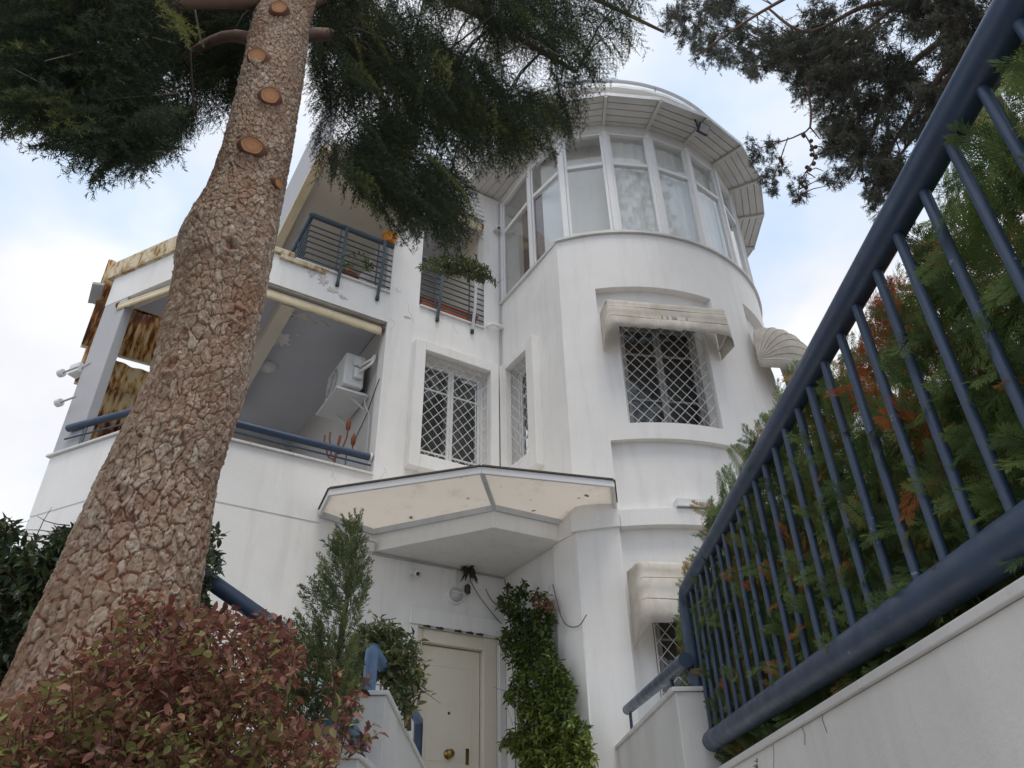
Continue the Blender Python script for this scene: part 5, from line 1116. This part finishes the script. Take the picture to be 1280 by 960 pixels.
def leaf_plant(T, mat, temps, O, D, S, tint, solo_n=0, score=None, name='foliage'):
    n = len(O); Rm = frame(D, rng.uniform(-.9, .9, n)); idx = rng.integers(0, len(temps), n); order = np.arange(n)
    if solo_n:
        order = np.argsort(-score); big = order[:solo_n]; tl = np.round(tint * 11) / 11; cache = {}
        for i in big:
            k = (int(idx[i]), float(tl[i]))
            if k not in cache: v, f = temps[k[0]]; cache[k] = np_mesh('leaf', v, f, mat, True, {'tint': np.full(len(v), k[1])})
            solo('leaf', cache[k], T, O[i], Rm[i], S[i])
        order = order[solo_n:]
    parts = []
    for i, (v, f) in enumerate(temps):
        k = order[idx[order] == i]
        if len(k): parts.append(inst(v, f, O[k], Rm[k], S[k], tint[k]))
    V, F, t = cat(parts); place(name, np_mesh(name, V, F, mat, True, {'tint': t}), T, kind='stuff')
# red hedge in front of the cedar
RH = thing('red_hedge', 'clipped hedge of small dark red and green leaves at the foot of the cedar', 'hedge', at(180, 940, 2.5) * np.array([1, 1, 0]) + Zd * .1)
RTOP = [(-60, 900), (0, 880), (40, 862), (75, 822), (105, 800), (128, 778), (150, 742), (178, 726), (200, 744), (228, 738), (245, 752), (275, 744), (300, 757), (325, 748), (345, 760), (370, 790), (384, 820), (366, 850), (356, 880), (398, 896), (420, 922), (428, 1060), (-60, 1060)]
def rb():
    for _ in range(50):
        x, y = rng.uniform(-60, 440), rng.uniform(735, 1050)
        if inside(RTOP, np.array([[x, y - 12]]))[0]: return at(x, y + 16, rng.uniform(2.15, 2.9))
O, D, S, G, m = shoots(1050, rb, lambda b: np.array([rng.normal(0, .5), rng.normal(-.45, .4), rng.uniform(.1, .9)]), .12, 9, .037, rng, .0018, RTOP)
O2, D2, S2, G2, m2 = shoots(950, lambda: (lambda p_: None if p_ is None else p_ * rng.uniform(1.10, 1.38))(rb()), lambda b: np.array([rng.normal(0, .6), rng.normal(-.2, .5), rng.uniform(-.2, .8)]), .13, 9, .045, rng, .0018)
O, D, S, G = np.concatenate([O, O2]), np.concatenate([D, D2]), np.concatenate([S, S2]), np.concatenate([G, G2 * .6 - .3])
q = px(O); ok = inside(RTOP, q + np.array([0, 4.])) | (rng.uniform(size=len(O)) < .30); O, D, S, G = O[ok], D[ok], S[ok], G[ok]; q = q[ok]
low = np.clip((q[:, 1] - 830) / 120, 0, 1) * .16
tint = np.clip(.46 + .17 * G + rng.normal(0, .15, len(O)) + low, 0, 1); hh = np.hypot(O[:, 0], O[:, 1])
sc = S / hh * ((hh < 2.5) & (q[:, 0] > 0) & (q[:, 1] < 950))
leaf_plant(RH, REDL, [leaf_t(.50, .10, .10), leaf_t(.44, .16, .22), leaf_t(.55, .05, .05)], O, D, S, tint, 300, sc); m.build('stems', STEM, RH)
# a separate sprig with red leaves in front of the stair wall
SG = thing('red_leaf_sprig', 'thin sprig of red leaves reaching in front of the white stair wall', 'plant', at(405, 990, 3.6))
O, D, S, G, m = shoots(11, lambda: at(rng.uniform(405, 435), rng.uniform(885, 985), rng.uniform(3.4, 3.7)), lambda b: np.array([rng.uniform(-.2, 1.), rng.normal(0, .3), rng.uniform(.2, .9)]), .20, 10, .062, rng, .004)
leaf_plant(SG, REDL, [leaf_t(.46, .14, .15), leaf_t(.5, .1, .25)], O, D, S, np.clip(rng.normal(.38, .2, len(O)), 0, 1)); m.tube([at(405, 1000, 3.6), at(412, 940, 3.55), at(425, 890, 3.5)], [.008, .006, .003], 6); m.build('stems', STEM, SG, kind='stuff')
def bush(name, label, cat_, poly, h0, h1, n, ln, nl, ls, mat, temps, tmu=.4, tsd=.18, up_=.5, slack=.05, stem=STEM, root=None):
    xs = [q[0] for q in poly]; ys = [q[1] for q in poly]; c = at(sum(xs) / len(xs), max(ys), (h0 + h1) / 2); T = thing(name, label, cat_, c)
    def bf():
        for _ in range(80):
            x, y = rng.uniform(min(xs), max(xs)), rng.uniform(min(ys), max(ys))
            if inside(poly, np.array([[x, y]]))[0]: return at(x, y, rng.uniform(h0, h1))
    O, D, S, G, m = shoots(n, bf, lambda b: np.array([rng.normal(0, .6), rng.normal(-.3, .5), rng.uniform(-.3, 1.0) * up_]), ln, nl, ls, rng, .004, poly)
    q = px(O); ok = inside(poly, q) | (rng.uniform(size=len(O)) < slack); O, D, S, G = O[ok], D[ok], S[ok], G[ok]
    leaf_plant(T, mat, temps, O, D, S, np.clip(tmu + .12 * G + rng.normal(0, tsd, len(O)), 0, 1)); 
    if root is not None:
        for k in range(7): q_ = O[int(rng.integers(0, len(O)))]; b_ = np.array([c[0] + rng.normal(0, .06), c[1] + rng.normal(0, .06), root]); m.tube(smooth([b_, b_ * .6 + q_ * .4 + np.array([0, 0, .2]), q_], 6), [.02 - .0022 * i for i in range(7)], 5)
    m.build('stems', stem, T, kind='stuff'); return T
LT = [leaf_t(.5, .14, .12), leaf_t(.42, .2, .2)]
bush('evergreen_shrub', 'glossy evergreen shrub between the blue handrail and the cream door', 'shrub', [(430, 800), (452, 775), (462, 782), (474, 764), (488, 778), (500, 768), (508, 786), (526, 800), (520, 815), (541, 828), (530, 845), (540, 862), (520, 870), (524, 890), (508, 908), (498, 885), (480, 850), (450, 860), (435, 840)], 6.6, 7.4, 400, .22, 9, .085, GREENL, LT, .62, .24, .9, .25, root=1.22)
bush('laurel_shrub', 'dark evergreen shrub left of the cedar trunk at the picture\'s edge', 'shrub', [(-40, 650), (5, 645), (25, 660), (22, 690), (60, 668), (95, 645), (125, 640), (125, 700), (90, 740), (60, 850), (0, 960), (-40, 960)], 4.3, 5.2, 760, .22, 10, .075, GREENL, LT, .32, root=.35)
bush('laurel_shrub', 'dark evergreen shrub showing on the right of the cedar trunk, above red hedge', 'shrub', [(228, 690), (250, 645), (270, 650), (280, 675), (272, 720), (262, 760), (280, 900), (180, 900), (150, 800), (190, 700)], 4.8, 5.4, 520, .20, 10, .07, GREENL, LT, .32, root=.35)
# climber in the door corner
IV = thing('climbing_vine', 'green climber covering the corner right of the cream door', 'vine', hp(-.05, .6, .5))
IP = [(628, 735), (655, 722), (668, 735), (690, 745), (697, 775), (690, 800), (702, 830), (722, 858), (712, 880), (738, 905), (745, 960), (742, 990), (640, 990), (650, 950), (618, 935), (645, 900), (628, 875), (640, 840), (622, 805), (632, 780), (620, 755)]
def ivb():
    for _ in range(80):
        x, y = rng.uniform(615, 748), rng.uniform(720, 985)
        if inside(IP, np.array([[x, y]]))[0]:
            r_ = ray(x, y); kF = (HD - .03) / (nF @ r_); kS = (HS - .08) / (dF @ r_); k = min(kF, kS); P_ = r_ * k; return P_ * (1 - rng.uniform(.004, .03))
O, D, S, G, m = shoots(1000, ivb, lambda b: np.array([rng.normal(0, .5), -.5, rng.normal(.1, .7)]), .16, 8, .088, rng, .003, IP)
q = px(O); ok = inside(IP, q) | (rng.uniform(size=len(O)) < .06); O, D, S, G, q = O[ok], D[ok], S[ok], G[ok], q[ok]
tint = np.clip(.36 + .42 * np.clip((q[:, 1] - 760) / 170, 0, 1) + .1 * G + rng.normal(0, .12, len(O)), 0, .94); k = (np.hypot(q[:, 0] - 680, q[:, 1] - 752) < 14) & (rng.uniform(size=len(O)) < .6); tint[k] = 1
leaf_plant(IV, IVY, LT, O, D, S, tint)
for pts in ([hp(-.30, .02, 3.55), hp(-.22, .05, 3.4), hp(-.05, .03, 3.3)], [hp(-.56, .05, 3.62), hp(-.42, .06, 3.42), hp(-.2, .06, 3.2), hp(-.08, .06, 3.1)], [hp(-.08, 1.3, 3.25), hp(-.10, 1.5, 2.75), hp(-.08, 1.75, 2.62), hp(-.05, 1.9, 2.72)], [hp(-.05, .25, .5), hp(-.04, .3, 1.8), hp(-.05, .2, 3.3), hp(-.05, .1, 3.7)], [hp(-.09, .7, .5), hp(-.05, .6, 1.8), hp(-.05, .5, 3.1)]):
    m.tube(smooth(pts), .006, 5)
m.build('stems', STEM, IV, kind='stuff')
# plant in the trough beside the tower and one in the bowl
bush('balcony_plant', 'bushy green plant spilling over the railing of the balcony beside the tower', 'plant', [(522, 328), (540, 322), (565, 318), (590, 320), (608, 332), (620, 352), (622, 360), (600, 352), (580, 348), (560, 345), (540, 342), (525, 340)], 6.62, 6.85, 220, .14, 10, .07, GREENL, [leaf_t(.3, .1, .1), leaf_t(.26, .15, .2)], .55, .2, .8, .15)
bush('balcony_plant', 'sparse trailing plant behind the left balcony railing', 'plant', [(395, 305), (470, 322), (470, 345), (420, 335)], 6.35, 6.6, 22, .14, 8, .06, GREENL, LT, .4, .15, .8)
# juniper beside the handrail
JU = thing('juniper_shrub', 'upright feathery juniper with a pointed top left of the blue handrail', 'shrub', at(425, 960, 5.2))
bs = at(412, 900, 5.2); tpz = at(432, 655, 5.2)[2]; z0 = at(420, 930, 5.2)[2]
m = MB(); m.tube([(bs[0], bs[1], z0 - .5), (bs[0] + .02, bs[1], (z0 + tpz) / 2), (bs[0] + .06, bs[1], tpz)], [.03, .02, .004], 6); O = []; D = []; S = []
for k in range(560):
    u = rng.uniform(0, 1) ** 1.25; z = z0 + (tpz - .05 - z0) * u; wd = (.46 * (1 - u) ** .95 + .02) * (1 if u > .45 else 1.1); a = rng.uniform(0, 6.283); rr_ = wd * rng.uniform(.1, 1) ** .6
    c = np.array([bs[0] + .06 * u, bs[1], z]); JP = [(416, 625), (444, 625), (456, 670), (468, 700), (468, 735), (462, 765), (448, 800), (446, 850), (446, 900), (430, 960), (340, 960), (345, 830), (365, 760), (372, 715), (400, 680)]; o = c + np.array([math.cos(a) * rr_, math.sin(a) * rr_, 0]);
    if not inside(JP, px(o + np.array([math.cos(a), math.sin(a), .8]) * .12))[0]: continue
    O.append(o); D.append(np.array([math.cos(a) * .7, math.sin(a) * .7, rng.uniform(.4, 1.2)])); S.append(rng.uniform(.15, .30) * (1 - .3 * u))
    if k % 3 == 0: m.tube([c - Zd * .05, o], [.005, .002], 4, False)
for k in range(420):
    a = rng.uniform(0, 6.283); rr_ = .36 * rng.uniform(0, 1) ** .5; o = np.array([bs[0] - .07 + math.cos(a) * rr_, bs[1] + math.sin(a) * rr_ * .8, rng.uniform(z0, z0 + .55)])
    if not inside([(345, 800), (400, 760), (448, 770), (444, 830), (440, 900), (420, 980), (320, 980), (335, 840)], px(o + np.array([math.cos(a) * .08, math.sin(a) * .08, .06])))[0]: continue
    O.append(o); D.append(np.array([math.cos(a), math.sin(a), rng.uniform(-.2, .8)])); S.append(rng.uniform(.13, .24))
for k in range(10): O.append(np.array([bs[0] + .06, bs[1], tpz - .04 * k])); D.append(np.array([rng.normal(0, .3), rng.normal(0, .3), 1.])); S.append(.16)
def jun(rng):
    out = []
    for k in range(16):
        y = .05 + .9 * k / 16; sd_ = (-1) ** k; d_ = np.array([sd_ * rng.uniform(.3, .8), 1., rng.normal(0, .4)]); l = .38 * (1.1 - y); v, f = needle_shoot(12, .11 / l, (.3, .9), rng, .024 / l); out.append(inst(v, f, np.array([[0, y, 0]]), frame(d_[None], np.zeros(1)), [l], np.zeros(1)))
    V, F, T = cat(out); return V, F, np.clip(V[:, 1] * .4 - .15, -.2, .3)
O, D, S = np.array(O), np.array(D), np.array(S)
place('foliage', spray_mesh('foliage', [jun(rng) for _ in range(3)], O, D, S, np.clip(rng.normal(.52, .18, len(O)), 0, 1), JUNI, rng.uniform(0, 6, len(O))), JU, kind='stuff'); m.build('stems', BARKS, JU)
